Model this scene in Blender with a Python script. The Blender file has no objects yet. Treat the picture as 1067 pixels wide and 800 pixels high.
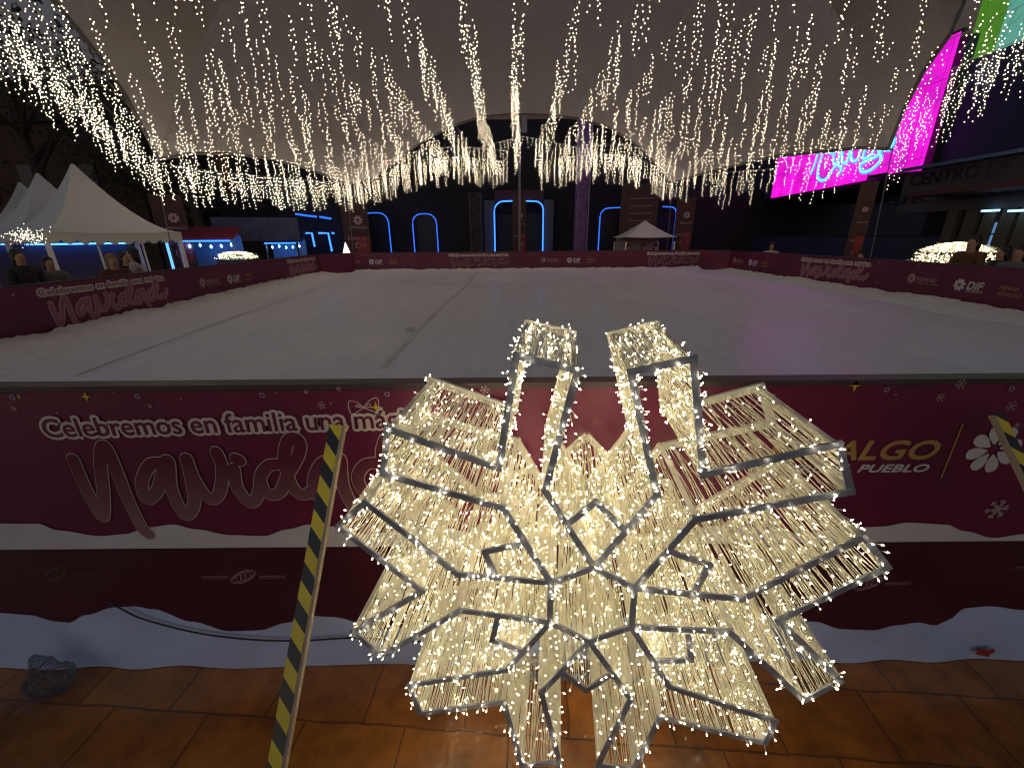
import bpy, bmesh, math, random
from mathutils import Vector, Matrix
R = random.Random(7)
sc = bpy.context.scene
COL = sc.collection
rad = math.radians

# ------------------------------------------------------------------ camera
PITCH = math.atan(153/430)
CAM = Vector((0, 0, 2.1))
cam_rot = (Matrix.Rotation(math.pi/2-PITCH, 4, 'X') @ Matrix.Rotation(rad(-0.5), 4, 'Z'))
cd = bpy.data.cameras.new('camera'); co = bpy.data.objects.new('camera', cd); COL.objects.link(co)
co.matrix_world = Matrix.Translation(CAM) @ cam_rot
cd.sensor_width = 36; cd.lens = 430/1067*36; cd.clip_end = 400; cd.clip_start = 0.02
sc.camera = co
M3 = cam_rot.to_3x3()
def ray(x, y): return M3 @ Vector(((x-533.5)/430, (400-y)/430, -1))
def at(x, y, X=None, Y=None, Z=None):
    d = ray(x, y)
    t = X/d.x if X is not None else Y/d.y if Y is not None else (Z-2.1)/d.z
    return CAM + d*t

# ------------------------------------------------------------------ materials
MATS = {}
def nodes(name):
    m = bpy.data.materials.new(name); m.use_nodes = True
    nt = m.node_tree; b = nt.nodes['Principled BSDF']
    return m, nt, b
def mat(name, c, rough=.6, metal=0, var=.12, scale=12, bump=0, spec=.5, coat=0, sheen=0):
    """plain surface colour with a little uneven wear"""
    if name in MATS: return MATS[name]
    m, nt, b = nodes(name)
    tc = nt.nodes.new('ShaderNodeTexCoord')
    n = nt.nodes.new('ShaderNodeTexNoise'); n.inputs['Scale'].default_value = scale; n.inputs['Detail'].default_value = 5
    nt.links.new(tc.outputs['Object'], n.inputs['Vector'])
    mx = nt.nodes.new('ShaderNodeMix'); mx.data_type = 'RGBA'
    mx.inputs[6].default_value = [max(0, v*(1-var*1.5)) for v in c]+[1]
    mx.inputs[7].default_value = [min(1, v*(1+var*1.2)) for v in c]+[1]
    nt.links.new(n.outputs['Fac'], mx.inputs[0]); nt.links.new(mx.outputs[2], b.inputs['Base Color'])
    b.inputs['Roughness'].default_value = rough; b.inputs['Metallic'].default_value = metal
    b.inputs['Specular IOR Level'].default_value = spec; b.inputs['Coat Weight'].default_value = coat
    if bump:
        bp = nt.nodes.new('ShaderNodeBump'); bp.inputs['Strength'].default_value = bump; bp.inputs['Distance'].default_value = .02
        nt.links.new(n.outputs['Fac'], bp.inputs['Height']); nt.links.new(bp.outputs[0], b.inputs['Normal'])
    MATS[name] = m
    return m
def emit(name, c, s, base=(.02, .02, .02)):
    if name in MATS: return MATS[name]
    m, nt, b = nodes(name)
    b.inputs['Base Color'].default_value = (*base, 1)
    b.inputs['Emission Color'].default_value = (*c, 1); b.inputs['Emission Strength'].default_value = s
    MATS[name] = m
    return m

# ------------------------------------------------------------------ mesh builder
class MB:
    def __init__(s): s.v = []; s.f = []; s.m = []; s.mi = 0
    def add(s, vs, fs):
        o = len(s.v); s.v += [tuple(p) for p in vs]
        for f in fs: s.f.append([i+o for i in f]); s.m.append(s.mi)
    def box(s, c, d, rot=None):
        x, y, z = d[0]/2, d[1]/2, d[2]/2
        vs = [Vector((a*x, b*y, e*z)) for a in (-1, 1) for b in (-1, 1) for e in (-1, 1)]
        if rot: vs = [rot @ v for v in vs]
        c = Vector(c); s.add([v+c for v in vs], [(0, 1, 3, 2), (4, 6, 7, 5), (0, 4, 5, 1), (2, 3, 7, 6), (0, 2, 6, 4), (1, 5, 7, 3)])
    def bar(s, a, b, w, h, up=Vector((0, 0, 1))):
        """box from a to b, w across and h along 'up'"""
        a = Vector(a); b = Vector(b); d = (b-a).normalized()
        side = d.cross(up)
        if side.length < 1e-4: side = d.cross(Vector((1, 0, 0)))
        side.normalize(); u = side.cross(d).normalized()
        vs = [p+side*sx*w/2+u*su*h/2 for p in (a, b) for sx in (-1, 1) for su in (-1, 1)]
        s.add(vs, [(0, 1, 3, 2), (4, 6, 7, 5), (0, 4, 5, 1), (2, 3, 7, 6), (0, 2, 6, 4), (1, 5, 7, 3)])
    def tube(s, pts, r, n=6, cap=True):
        pts = [Vector(p) for p in pts]; rings = []; o = len(s.v)
        rs = r if isinstance(r, (list, tuple)) else [r]*len(pts)
        for i, p in enumerate(pts):
            d = (pts[min(i+1, len(pts)-1)]-pts[max(i-1, 0)]).normalized()
            a = d.cross(Vector((0, 0, 1)) if abs(d.z) < .95 else Vector((1, 0, 0))).normalized(); b = d.cross(a)
            for k in range(n):
                t = 2*math.pi*k/n; s.v.append(tuple(p+(a*math.cos(t)+b*math.sin(t))*rs[i]))
        for i in range(len(pts)-1):
            for k in range(n):
                k2 = (k+1) % n
                s.f.append([o+i*n+k, o+i*n+k2, o+(i+1)*n+k2, o+(i+1)*n+k]); s.m.append(s.mi)
        if cap:
            s.f.append([o+k for k in range(n)][::-1]); s.m.append(s.mi)
            s.f.append([o+(len(pts)-1)*n+k for k in range(n)]); s.m.append(s.mi)
    def octa(s, c, ax, l, r):
        ax = ax.normalized(); a = ax.cross(Vector((.3, .5, .8))).normalized(); b = ax.cross(a)
        c = Vector(c); vs = [c+ax*l, c-ax*l, c+a*r, c+b*r, c-a*r, c-b*r]
        s.add(vs, [(0, 2, 3), (0, 3, 4), (0, 4, 5), (0, 5, 2), (1, 3, 2), (1, 4, 3), (1, 5, 4), (1, 2, 5)])
    def poly(s, pts): s.add(pts, [list(range(len(pts)))])
    def build(s, name, mats, parent=None, smooth=False, loc=None):
        me = bpy.data.meshes.new(name); me.from_pydata(s.v, [], s.f)
        if not isinstance(mats, (list, tuple)): mats = [mats]
        for m in mats: me.materials.append(m)
        if len(mats) > 1: me.polygons.foreach_set('material_index', s.m)
        if smooth: me.polygons.foreach_set('use_smooth', [True]*len(me.polygons))
        me.update()
        o = bpy.data.objects.new(name, me); COL.objects.link(o)
        if loc is not None: o.location = loc
        if parent: o.parent = parent
        return o
def tag(o, label, cat=None, group=None, kind=None):
    if label: o['label'] = label
    if cat: o['category'] = cat
    if group: o['group'] = group
    if kind: o['kind'] = kind
    return o
def empty(name, loc, label, cat, group=None, rz=0):
    o = bpy.data.objects.new(name, None); COL.objects.link(o); o.location = loc; o.rotation_euler = (0, 0, rz)
    o.empty_display_size = .1
    return tag(o, label, cat, group)
def dup(root, loc, rz=None, label=None, group=None):
    r = root.copy(); COL.objects.link(r); r.location = loc
    if rz is not None: r.rotation_euler = (0, 0, rz)
    if label: r['label'] = label
    if group: r['group'] = group
    for ch in list(root.children):
        c = ch.copy(); COL.objects.link(c); c.parent = r
        for g in list(ch.children):
            d = g.copy(); COL.objects.link(d); d.parent = c
    return r
def V(*a): return Vector(a)

# ------------------------------------------------------------------ colours
burg = mat('burgundy_vinyl', (.125, .008, .040), .42, var=.35, scale=1.6, bump=.35)
burg_far = mat('burgundy_vinyl_weathered', (.12, .007, .042), .5, var=.4, scale=.8, bump=.1)
maroon = mat('dark_maroon_vinyl', (.055, .005, .014), .45, var=.3, scale=3)
cream = mat('cream_print', (.62, .54, .50), .5, var=.1)
whitep = mat('white_print', (.55, .54, .56), .5, var=.15, scale=4)
goldp = mat('gold_print', (.38, .23, .07), .5)
yellowp = mat('yellow_print', (.75, .48, .02), .5)
faint = mat('faded_pink_print', (.42, .25, .29), .5)
cloth = mat('blue_lit_skirt_cloth', (.42, .50, .72), .8, var=.25, scale=2.5, bump=.25)  # white cloth; the blue light on it is put into the base colour
steel = mat('galvanised_steel', (.22, .24, .30), .38, .25, var=.3, scale=30)
steel_lit = mat('bulb_lit_steel', (.66, .63, .54), .5, .1, var=.1, scale=20)  # same steel as the front bars; bulb light put into its paler colour
wirem = mat('cream_wire', (.78, .75, .60), .5)
membrane = mat('white_membrane', (.34, .34, .365), .8, var=.10, scale=.5)
tentm = mat('tent_fabric', (.58, .58, .56), .8, var=.05, scale=1)
black = mat('black_plastic', (.02, .02, .022), .5)
darkwall = mat('dark_plaster', (.014, .013, .018), .9, var=.4, scale=.7)
bulb_far = emit('warm_led', (1, .79, .54), 5.6, (.9, .85, .7))
bulb_near = emit('warm_led_close', (1, .85, .57), 19, (.9, .85, .7))
blue_led = emit('blue_led', (.02, .12, .8), .9)
blue_led_w = emit('bright_blue_led', (.03, .18, 1), 1.5)
snowm = mat('scraped_snow', (.80, .80, .82), .9, var=.12, scale=9, bump=.8)

# gradient script fill: printed, pale towards the foot of the letters
def script_fill():
    m, nt, b = nodes('script_print')
    tc = nt.nodes.new('ShaderNodeTexCoord'); sp = nt.nodes.new('ShaderNodeSeparateXYZ')
    nt.links.new(tc.outputs['Generated'], sp.inputs[0])
    cr = nt.nodes.new('ShaderNodeValToRGB'); e = cr.color_ramp.elements
    e[0].position = 0; e[0].color = (.26, .14, .15, 1); e[1].position = .75; e[1].color = (.11, .008, .03, 1)
    nt.links.new(sp.outputs['Z'], cr.inputs[0]); nt.links.new(cr.outputs[0], b.inputs['Base Color'])
    b.inputs['Roughness'].default_value = .45
    return m
scriptm = script_fill()

# ------------------------------------------------------------------ ground
def ground():
    m, nt, b = nodes('stamped_terracotta')
    tc = nt.nodes.new('ShaderNodeTexCoord')
    wob = nt.nodes.new('ShaderNodeTexNoise'); wob.inputs['Scale'].default_value = 5; wob.inputs['Detail'].default_value = 4
    nt.links.new(tc.outputs['Object'], wob.inputs['Vector'])
    vm = nt.nodes.new('ShaderNodeVectorMath'); vm.operation = 'SCALE'; vm.inputs[3].default_value = .035
    nt.links.new(wob.outputs['Color'], vm.inputs[0])
    ad = nt.nodes.new('ShaderNodeVectorMath'); nt.links.new(tc.outputs['Object'], ad.inputs[0]); nt.links.new(vm.outputs[0], ad.inputs[1])
    mp = nt.nodes.new('ShaderNodeMapping'); mp.inputs['Rotation'].default_value = (0, 0, rad(4)); mp.inputs['Location'].default_value = (.1, -.03, 0)
    nt.links.new(ad.outputs[0], mp.inputs[0])
    br = nt.nodes.new('ShaderNodeTexBrick'); nt.links.new(mp.outputs[0], br.inputs['Vector'])
    br.inputs['Scale'].default_value = 1; br.inputs['Brick Width'].default_value = .47; br.inputs['Row Height'].default_value = .30
    br.inputs['Mortar Size'].default_value = .0065; br.inputs['Mortar Smooth'].default_value = .5; br.offset = .43
    br.inputs['Color1'].default_value = (.50, .175, .022, 1); br.inputs['Color2'].default_value = (.40, .130, .018, 1)
    br.inputs['Mortar'].default_value = (.19, .065, .012, 1)
    st = nt.nodes.new('ShaderNodeTexNoise'); st.inputs['Scale'].default_value = 3.2; st.inputs['Detail'].default_value = 9; st.inputs['Roughness'].default_value = .7
    nt.links.new(tc.outputs['Object'], st.inputs['Vector'])
    cr = nt.nodes.new('ShaderNodeValToRGB'); e = cr.color_ramp.elements
    e[0].position = .33; e[0].color = (.35, .32, .30, 1); e[1].position = .62; e[1].color = (1.05, 1.05, 1.05, 1)
    nt.links.new(st.outputs['Fac'], cr.inputs[0])
    mx = nt.nodes.new('ShaderNodeMix'); mx.data_type = 'RGBA'; mx.blend_type = 'MULTIPLY'; mx.inputs[0].default_value = 1
    nt.links.new(br.outputs['Color'], mx.inputs[6]); nt.links.new(cr.outputs[0], mx.inputs[7]); nt.links.new(mx.outputs[2], b.inputs['Base Color'])
    rr = nt.nodes.new('ShaderNodeMapRange'); rr.inputs[3].default_value = .22; rr.inputs[4].default_value = .5
    nt.links.new(st.outputs['Fac'], rr.inputs[0]); nt.links.new(rr.outputs[0], b.inputs['Roughness'])
    fn = nt.nodes.new('ShaderNodeTexNoise'); fn.inputs['Scale'].default_value = 60; fn.inputs['Detail'].default_value = 6
    nt.links.new(tc.outputs['Object'], fn.inputs['Vector'])
    m1 = nt.nodes.new('ShaderNodeMath'); m1.operation = 'MULTIPLY_ADD'; m1.inputs[1].default_value = .25
    nt.links.new(fn.outputs['Fac'], m1.inputs[0]); nt.links.new(st.outputs['Fac'], m1.inputs[2])
    m2 = nt.nodes.new('ShaderNodeMath'); m2.operation = 'SUBTRACT'; nt.links.new(m1.outputs[0], m2.inputs[0]); nt.links.new(br.outputs['Fac'], m2.inputs[1])
    bp = nt.nodes.new('ShaderNodeBump'); bp.inputs['Strength'].default_value = .4; bp.inputs['Distance'].default_value = .005
    nt.links.new(m2.outputs[0], bp.inputs['Height']); nt.links.new(bp.outputs[0], b.inputs['Normal'])
    b.inputs['Coat Weight'].default_value = .6; b.inputs['Coat Roughness'].default_value = .09
    return m
g = MB(); n = 24
for i in range(n):
    for j in range(n):
        x0, x1 = -120+240*i/n, -120+240*(i+1)/n; y0, y1 = -100+240*j/n, -100+240*(j+1)/n
        g.poly([(x0, y0, 0), (x1, y0, 0), (x1, y1, 0), (x0, y1, 0)])
tag(g.build('ground', ground()), 'orange brown stamped concrete plaza floor', None, None, 'structure')

# ------------------------------------------------------------------ ice rink
WX0, WX1 = -6.2, 8.0
LEFT = [V(-6.2, 1.62, 0), V(-7.25, 16.2, 0)]
FAR = [V(-6.3, 17.4, 0), V(7.6, 17.4, 0)]
RIGHT = [V(8.35, 16.4, 0), V(8.45, 9.5, 0), V(7.95, 1.62, 0)]
ICE = .82
def ice_mat():
    m, nt, b = nodes('rink_ice')
    tc = nt.nodes.new('ShaderNodeTexCoord')
    def noise(sc_, det, stretch=None, rough=.6):
        nn = nt.nodes.new('ShaderNodeTexNoise'); nn.inputs['Scale'].default_value = sc_; nn.inputs['Detail'].default_value = det; nn.inputs['Roughness'].default_value = rough
        if stretch:
            mp = nt.nodes.new('ShaderNodeMapping'); mp.inputs['Scale'].default_value = stretch; mp.inputs['Rotation'].default_value = (0, 0, .5)
            nt.links.new(tc.outputs['Object'], mp.inputs[0]); nt.links.new(mp.outputs[0], nn.inputs['Vector'])
        else: nt.links.new(tc.outputs['Object'], nn.inputs['Vector'])
        return nn
    a = noise(.35, 6); c = noise(8, 9, (1, .07, 1)); d = noise(14, 8, rough=.75)
    cr = nt.nodes.new('ShaderNodeValToRGB'); e = cr.color_ramp.elements
    e[0].position = .3; e[0].color = (.76, .77, .84, 1); e[1].position = .7; e[1].color = (.88, .88, .95, 1)
    nt.links.new(a.outputs['Fac'], cr.inputs[0])
    cr2 = nt.nodes.new('ShaderNodeValToRGB'); e = cr2.color_ramp.elements
    e[0].position = .38; e[0].color = (.93, .93, .93, 1); e[1].position = .66; e[1].color = (1.03, 1.03, 1.03, 1)
    nt.links.new(c.outputs['Fac'], cr2.inputs[0])
    mx = nt.nodes.new('ShaderNodeMix'); mx.data_type = 'RGBA'; mx.blend_type = 'MULTIPLY'; mx.inputs[0].default_value = .8
    nt.links.new(cr.outputs[0], mx.inputs[6]); nt.links.new(cr2.outputs[0], mx.inputs[7]); nt.links.new(mx.outputs[2], b.inputs['Base Color'])
    rr = nt.nodes.new('ShaderNodeMapRange'); rr.inputs[1].default_value = .35; rr.inputs[2].default_value = .65; rr.inputs[3].default_value = .42; rr.inputs[4].default_value = .7
    nt.links.new(a.outputs['Fac'], rr.inputs[0]); nt.links.new(rr.outputs[0], b.inputs['Roughness'])
    bp = nt.nodes.new('ShaderNodeBump'); bp.inputs['Strength'].default_value = .35; bp.inputs['Distance'].default_value = .01
    nt.links.new(d.outputs['Fac'], bp.inputs['Height']); nt.links.new(bp.outputs[0], b.inputs['Normal'])
    b.inputs['Coat Weight'].default_value = .12; b.inputs['Coat Roughness'].default_value = .16
    return m
icem = ice_mat()
loop = [LEFT[0], RIGHT[2], RIGHT[1], RIGHT[0], FAR[1], FAR[0], LEFT[1]]
ib = MB(); top = [V(p.x, p.y, ICE) for p in loop]; bot = [V(p.x, p.y, .02) for p in loop]
ib.poly(top)
for i in range(len(loop)):
    j = (i+1) % len(loop); ib.poly([bot[i], bot[j], top[j], top[i]])
tag(ib.build('ice_rink', icem), 'pale scraped ice sheet of the skating rink', None, None, 'structure')
# seams in the ice
seamm = mat('wet_dark_ice', (.60, .59, .61), .4, var=.35, scale=3)
def seam(pa, pb, w0, label):
    a = at(*pa, Z=ICE+.004); b_ = at(*pb, Z=ICE+.004); mb = MB(); k = 60; d = (b_-a); s = V(-d.y, d.x, 0).normalized()
    L, Rr = [], []
    w = w0
    for i in range(k+1):
        t = i/k; w = .75*w+.25*w0*R.uniform(.15, 1.9); c = a+d*t+s*math.sin(t*7)*.03
        L.append(c-s*w); Rr.append(c+s*w)
    for i in range(k): mb.add([L[i], Rr[i], Rr[i+1], L[i+1]], [(0, 1, 2, 3)])
    tag(mb.build('ice_seam', seamm), label, None, None, 'structure')
seam((78, 391), (352, 292), .018, 'thin dark seam running across the left of the ice')
seam((398, 384), (497, 285), .030, 'dark seam running up the middle of the ice')
# puddled scrape patches
for (px, py, rx, ry) in ((428, 343, .10, .05),):
    c = at(px, py, Z=ICE+.006 if px != 428 else ICE+.008); mb = MB(); k = 22
    mb.poly([c+V(math.cos(t)*rx*R.uniform(.6, 1.15), math.sin(t)*ry*4*R.uniform(.5, 1.1), 0) for t in [2*math.pi*i/k for i in range(k)]])
    tag(mb.build('ice_patch', mat('worn_ice', (.55, .54, .56), .5, var=.3, scale=3)), 'shallow worn patch in the ice', None, None, 'structure')
# snow scraped up against the boards
def ridge(path, w, h, inward, name, label):
    mb = MB(); P = []
    for a, b_ in zip(path[:-1], path[1:]):
        k = max(2, int((b_-a).length/.07)); P += [a+(b_-a)*i/k for i in range(k)]
    P.append(path[-1]); rows = []; hh = h; ww = w
    for i, p in enumerate(P):
        d = (P[min(i+1, len(P)-1)]-P[max(i-1, 0)]).normalized(); s = V(-d.y, d.x, 0)*inward
        hh = .80*hh+.20*h*R.uniform(.2, 2.1); ww = .82*ww+.18*w*R.uniform(.4, 1.7); row = []
        for k in range(9):
            t = k/8; z = hh*(1-t)**1.6*(1+.22*math.sin(i*.9+k*2.1)*t)
            row.append(V(p.x, p.y, ICE-.004)+s*(ww*t+.01)+V(0, 0, z+R.uniform(0, .014)*(1-t)+.004*(k < 8)))
        rows.append(row)
    for i in range(len(rows)-1):
        for k in range(8): mb.add([rows[i][k], rows[i+1][k], rows[i+1][k+1], rows[i][k+1]], [(0, 1, 2, 3)])
    tag(mb.build(name, snowm, smooth=True), label, None, None, 'stuff')
ridge([V(p.x+.06, p.y, 0) for p in LEFT], 1.1, .11, -1, 'snow', 'scraped snow heaped along the left boards')
ridge([V(p.x, p.y-.06, 0) for p in FAR], .55, .07, -1, 'snow', 'scraped snow heaped along the far boards')
ridge([V(p.x-.06, p.y, 0) for p in RIGHT], .8, .08, -1, 'snow', 'scraped snow heaped along the right boards')

# ------------------------------------------------------------------ banners
class Frame:
    def __init__(s, o, u, n): s.o = Vector(o); s.u = Vector(u).normalized(); s.n = Vector(n).normalized(); s.v = V(0, 0, 1)
    def pt(s, a, b, d=0): return s.o+s.u*a+s.v*b+s.n*d
_fc = {}
def font2d(body, size=1, off=0, shear=0, spacing=1):
    key = (body, off, shear, spacing)
    if key not in _fc:
        c = bpy.data.curves.new('t', 'FONT'); c.body = body; c.offset = off; c.shear = shear; c.space_character = spacing; c.resolution_u = 3
        o = bpy.data.objects.new('t', c); COL.objects.link(o); bpy.context.view_layer.update()
        me = bpy.data.meshes.new_from_object(o.evaluated_get(bpy.context.evaluated_depsgraph_get()))
        _fc[key] = ([v.co.to_2d() for v in me.vertices], [list(p.vertices) for p in me.polygons])
        bpy.data.objects.remove(o); bpy.data.curves.remove(c); bpy.data.meshes.remove(me)
    vs, fs = _fc[key]
    return [v*size for v in vs], fs
def text_on(mb, fr, body, a, b, width=None, height=None, off=0, d=.003, shear=0, anchor='l', slope=0, ref=None, spacing=1):
    base, fs0 = font2d(body, 1, 0, shear, spacing)
    rv, _ = font2d(ref or body, 1, 0, shear, spacing)
    w = max(v.x for v in rv)-min(v.x for v in rv); h = max(v.y for v in rv)-min(v.y for v in rv)
    sx = width/w if width else height/h; sy = height/h if height else sx
    vs, fs = base, fs0
    x0 = min(v.x for v in base) if anchor == 'l' else max(v.x for v in base)
    W = [Vector((a+(v.x-x0)*sx, b+v.y*sy+slope*(v.x-x0)*sx)) for v in vs]
    mb.add([fr.pt(p.x, p.y, d) for p in W], fs)
    if off:
        cnt = {}
        for f in fs:
            for i in range(len(f)): e = (min(f[i], f[i-1]), max(f[i], f[i-1])); cnt[e] = cnt.get(e, 0)+1
        k_ = 0
        for (i, j), n_ in cnt.items():
            if n_ > 1: continue
            e = W[j]-W[i]
            if e.length < 1e-6: continue
            e.normalize(); s_ = Vector((-e.y, e.x))*off; k_ += 1; dd = d-.0002-(k_ % 23)*.00003
            mb.add([fr.pt(*(W[i]+s_), dd), fr.pt(*(W[i]-s_), dd), fr.pt(*(W[j]-s_), dd), fr.pt(*(W[j]+s_), dd)], [(0, 1, 2, 3)])
            mb.poly([fr.pt(W[i].x+off*math.cos(t), W[i].y+off*math.sin(t), dd-.0001) for t in [math.pi*q/4 for q in range(8)]])
def catmull(P, k=8):
    P = [Vector(p) for p in P]; out = []
    for i in range(len(P)-1):
        a, b, c, d = P[max(i-1, 0)], P[i], P[i+1], P[min(i+2, len(P)-1)]
        for j in range(k):
            t = j/k; out.append(.5*((2*b)+(c-a)*t+(2*a-5*b+4*c-d)*t*t+(3*b-a-3*c+d)*t**3))
    out.append(P[-1]); return out
def stroke(mb, fr, pts, w, d, step=0.00001, round_=True, k=8):
    P = catmull(pts, k) if len(pts) > 2 else [Vector(p) for p in pts]
    for i in range(len(P)):
        dd = d+i*step
        if round_: mb.poly([fr.pt(P[i].x+w*math.cos(t), P[i].y+w*math.sin(t), dd) for t in [math.pi*q/5 for q in range(10)]])
        if i < len(P)-1:
            e = (P[i+1]-P[i])
            if e.length < 1e-6: continue
            e.normalize(); s = Vector((-e.y, e.x))*w
            mb.add([fr.pt(*(P[i]+s), dd+step*.5), fr.pt(*(P[i]-s), dd+step*.5), fr.pt(*(P[i+1]-s), dd+step*.5), fr.pt(*(P[i+1]+s), dd+step*.5)], [(0, 1, 2, 3)])
# the near barrier: local coordinates (metres along, metres up) of points seen on it
NW = 1.549
NEAR = Frame((0, NW, 0), (1, 0, 0), (0, -1, 0))
def loc(px, py): p = at(px, py, Y=NW-.004); return Vector((p.x, p.z))
def zl(x, y): return loc(x/2.964, 380+y/2.964)
_a = [(500, 300), (465, 308), (440, 362), (455, 413), (487, 388), (508, 318), (522, 296), (532, 380), (572, 462), (602, 425), (590, 340), (578, 288)]
_v = [(578, 288), (602, 350), (648, 412), (680, 392), (688, 318), (670, 268)]
_n = [(228, 290), (272, 390), (318, 468), (322, 395), (312, 300), (322, 248), (350, 295), (400, 420), (440, 500), (462, 522)]
_i = [(724, 318), (735, 378), (775, 424), (800, 395), (806, 345)]
_d = [(862, 305), (828, 312), (806, 350), (828, 396), (865, 392), (892, 335), (925, 272), (924, 232), (893, 230), (880, 290), (900, 365), (935, 400), (972, 378), (1000, 325)]
NAV = [_n, _a, _v, _i, [(730, 288), (742, 294)], _d, [(x+530, y-6) for x, y in _a[:-3]], [(x+300, y-4) for x, y in _d[:-1]]+[(1300, 395), (1330, 330)]]
NAV_LOC = [[zl(x, y) for x, y in s] for s in NAV]
def navidad(root, fr, a0, b0, s, w=.026, lift=.003, ol=.0035, k=8, sy=None):
    """the big script word and the line above it; a0,b0 shift, s scale from near-barrier coordinates"""
    tr = lambda p: Vector((a0+p.x*s, b0+p.y*(sy or s)))
    m1, m2 = MB(), MB()
    for j, st in enumerate(NAV_LOC):
        P = [tr(p) for p in st]
        stroke(m1, fr, P, w*s+ol, lift+j*.00012, 2e-6, k=k); stroke(m2, fr, P, w*s, lift+.0022+j*.00012, 2e-6, k=k)
    return m1, m2
def star(mb, fr, a, b, r, d=.003, n=4, inner=.28):
    P = []
    for i in range(2*n):
        t = math.pi*i/n+math.pi/2; q = r if i % 2 == 0 else r*inner; P.append(fr.pt(a+q*math.cos(t), b+q*math.sin(t), d))
    c = fr.pt(a, b, d); o = [c]+P; mb.add(o, [(0, i+1, (i+1) % (2*n)+1) for i in range(2*n)])
def flake_print(mb, fr, a, b, r, w, d=.003):
    for i in range(3):
        t = math.pi*i/3+.2; e = Vector((math.cos(t), math.sin(t))); s = Vector((-e.y, e.x))*w; c = Vector((a, b))
        mb.add([fr.pt(*(c-e*r-s), d+i*.0003), fr.pt(*(c-e*r+s), d+i*.0003), fr.pt(*(c+e*r+s), d+i*.0003), fr.pt(*(c+e*r-s), d+i*.0003)], [(0, 1, 2, 3)])
        for sg in (-1, 1):
            q = c+e*r*.62*sg
            for s2 in (-1, 1):
                t2 = t+(0 if sg > 0 else math.pi)+s2*.8; e2 = Vector((math.cos(t2), math.sin(t2)))*r*.36; n2 = Vector((-e2.y, e2.x)).normalized()*w*.8
                mb.add([fr.pt(*(q-n2), d+.001), fr.pt(*(q+n2), d+.001), fr.pt(*(q+e2+n2), d+.001), fr.pt(*(q+e2-n2), d+.001)], [(0, 1, 2, 3)])
def petals(mb, fr, a, b, r, d=.003, n=8):
    for i in range(n):
        t = 2*math.pi*i/n+.25; e = Vector((math.cos(t), math.sin(t))); s = Vector((-e.y, e.x)); c = Vector((a, b))
        P = [(.22, .03), (.5, .2), (.72, .25), (.92, .2), (1, .08), (1, -.08), (.92, -.2), (.72, -.25), (.5, -.2), (.22, -.03)]
        mb.poly([fr.pt(*(c+e*x*r+s*y*r), d) for x, y in P])
def wave_band(fr, topf, botf, a0, a1, d, mats, name, parent, step=.02, wrinkle=0):
    mb = MB(); k = int((a1-a0)/step); cols = []
    for i in range(k+1):
        a = a0+(a1-a0)*i/k; t, b_ = topf(a), botf(a)
        cols.append([fr.pt(a, b_+(t-b_)*j/4, d+wrinkle*(.5+.5*math.sin(a*9+j*.8+math.sin(a*3.1)*2))*(1-j/4)) for j in range(5)])
    for i in range(k):
        for j in range(4): mb.add([cols[i][j], cols[i+1][j], cols[i+1][j+1], cols[i][j+1]], [(0, 1, 2, 3)])
    return mb.build(name, mats, parent, smooth=wrinkle > 0)
def interp(P):
    P = sorted([(p.x, p.y) for p in P])
    def f(a):
        if a <= P[0][0]: return P[0][1]
        for (x0, y0), (x1, y1) in zip(P[:-1], P[1:]):
            if a <= x1: t = (a-x0)/(x1-x0); t = t*t*(3-2*t); return y0+(y1-y0)*t
        return P[-1][1]
    return f

# --- near barrier body
WT = 1.556
bar = empty('rink_barrier', (0, NW+.03, 0), 'waist high barrier wall across the near side of the rink', 'barrier', 'rink barriers')
mb = MB(); mb.box((0, 0, WT/2-.01), (8.4, .05, WT-.03)); mb.build('board', mat('barrier_board', (.10, .03, .05), .6), bar)
mb = MB(); mb.box((0, -.002, WT-.0115), (8.44, .068, .023)); mb.build('top_rail', mat('rail_wood', (.05, .028, .035), .45, var=.4, scale=6), bar)
# upper banner
ZB = at(200, 570, Y=NW).z
ub = empty('printed_banner', (0, 0, 0), 'long burgundy festive banner across the near barrier wall', 'banner', 'printed rink banners')
mb = MB(); k = 84
for i in range(k):
    for j in range(6):
        a, a2 = -4.2+8.4*i/k, -4.2+8.4*(i+1)/k; z, z2 = ZB+(1.53-ZB)*j/6, ZB+(1.53-ZB)*(j+1)/6
        f_ = lambda a, z: NEAR.pt(a, z, 0.0012*math.sin(a*5+z*4)+.0012)
        mb.add([f_(a, z), f_(a2, z), f_(a2, z2), f_(a, z2)], [(0, 1, 2, 3)])
mb.build('banner_sheet', burg, ub, smooth=True)
m1, m2 = navidad(ub, NEAR, 0, 0, 1, lift=.0065)
m1.build('script_outline', cream, ub); m2.build('script_lettering', scriptm, ub)
pL, pR = loc(50, 456), loc(404, 446)
ref = 'Celebremos en familia una má'
full = 'Celebremos en familia una mágica'
sl = (pR.y-pL.y)/(pR.x-pL.x)
m1, m2 = MB(), MB()
text_on(m1, NEAR, full, pL.x, pL.y+.004, pR.x-pL.x, .083, off=.0135, d=.0078, slope=sl, ref=ref)
text_on(m2, NEAR, full, pL.x, pL.y+.004, pR.x-pL.x, .083, off=.0016, d=.0098, slope=sl, ref=ref)
m1.build('slogan_outline', cream, ub); m2.build('slogan_lettering', burg, ub)
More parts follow.
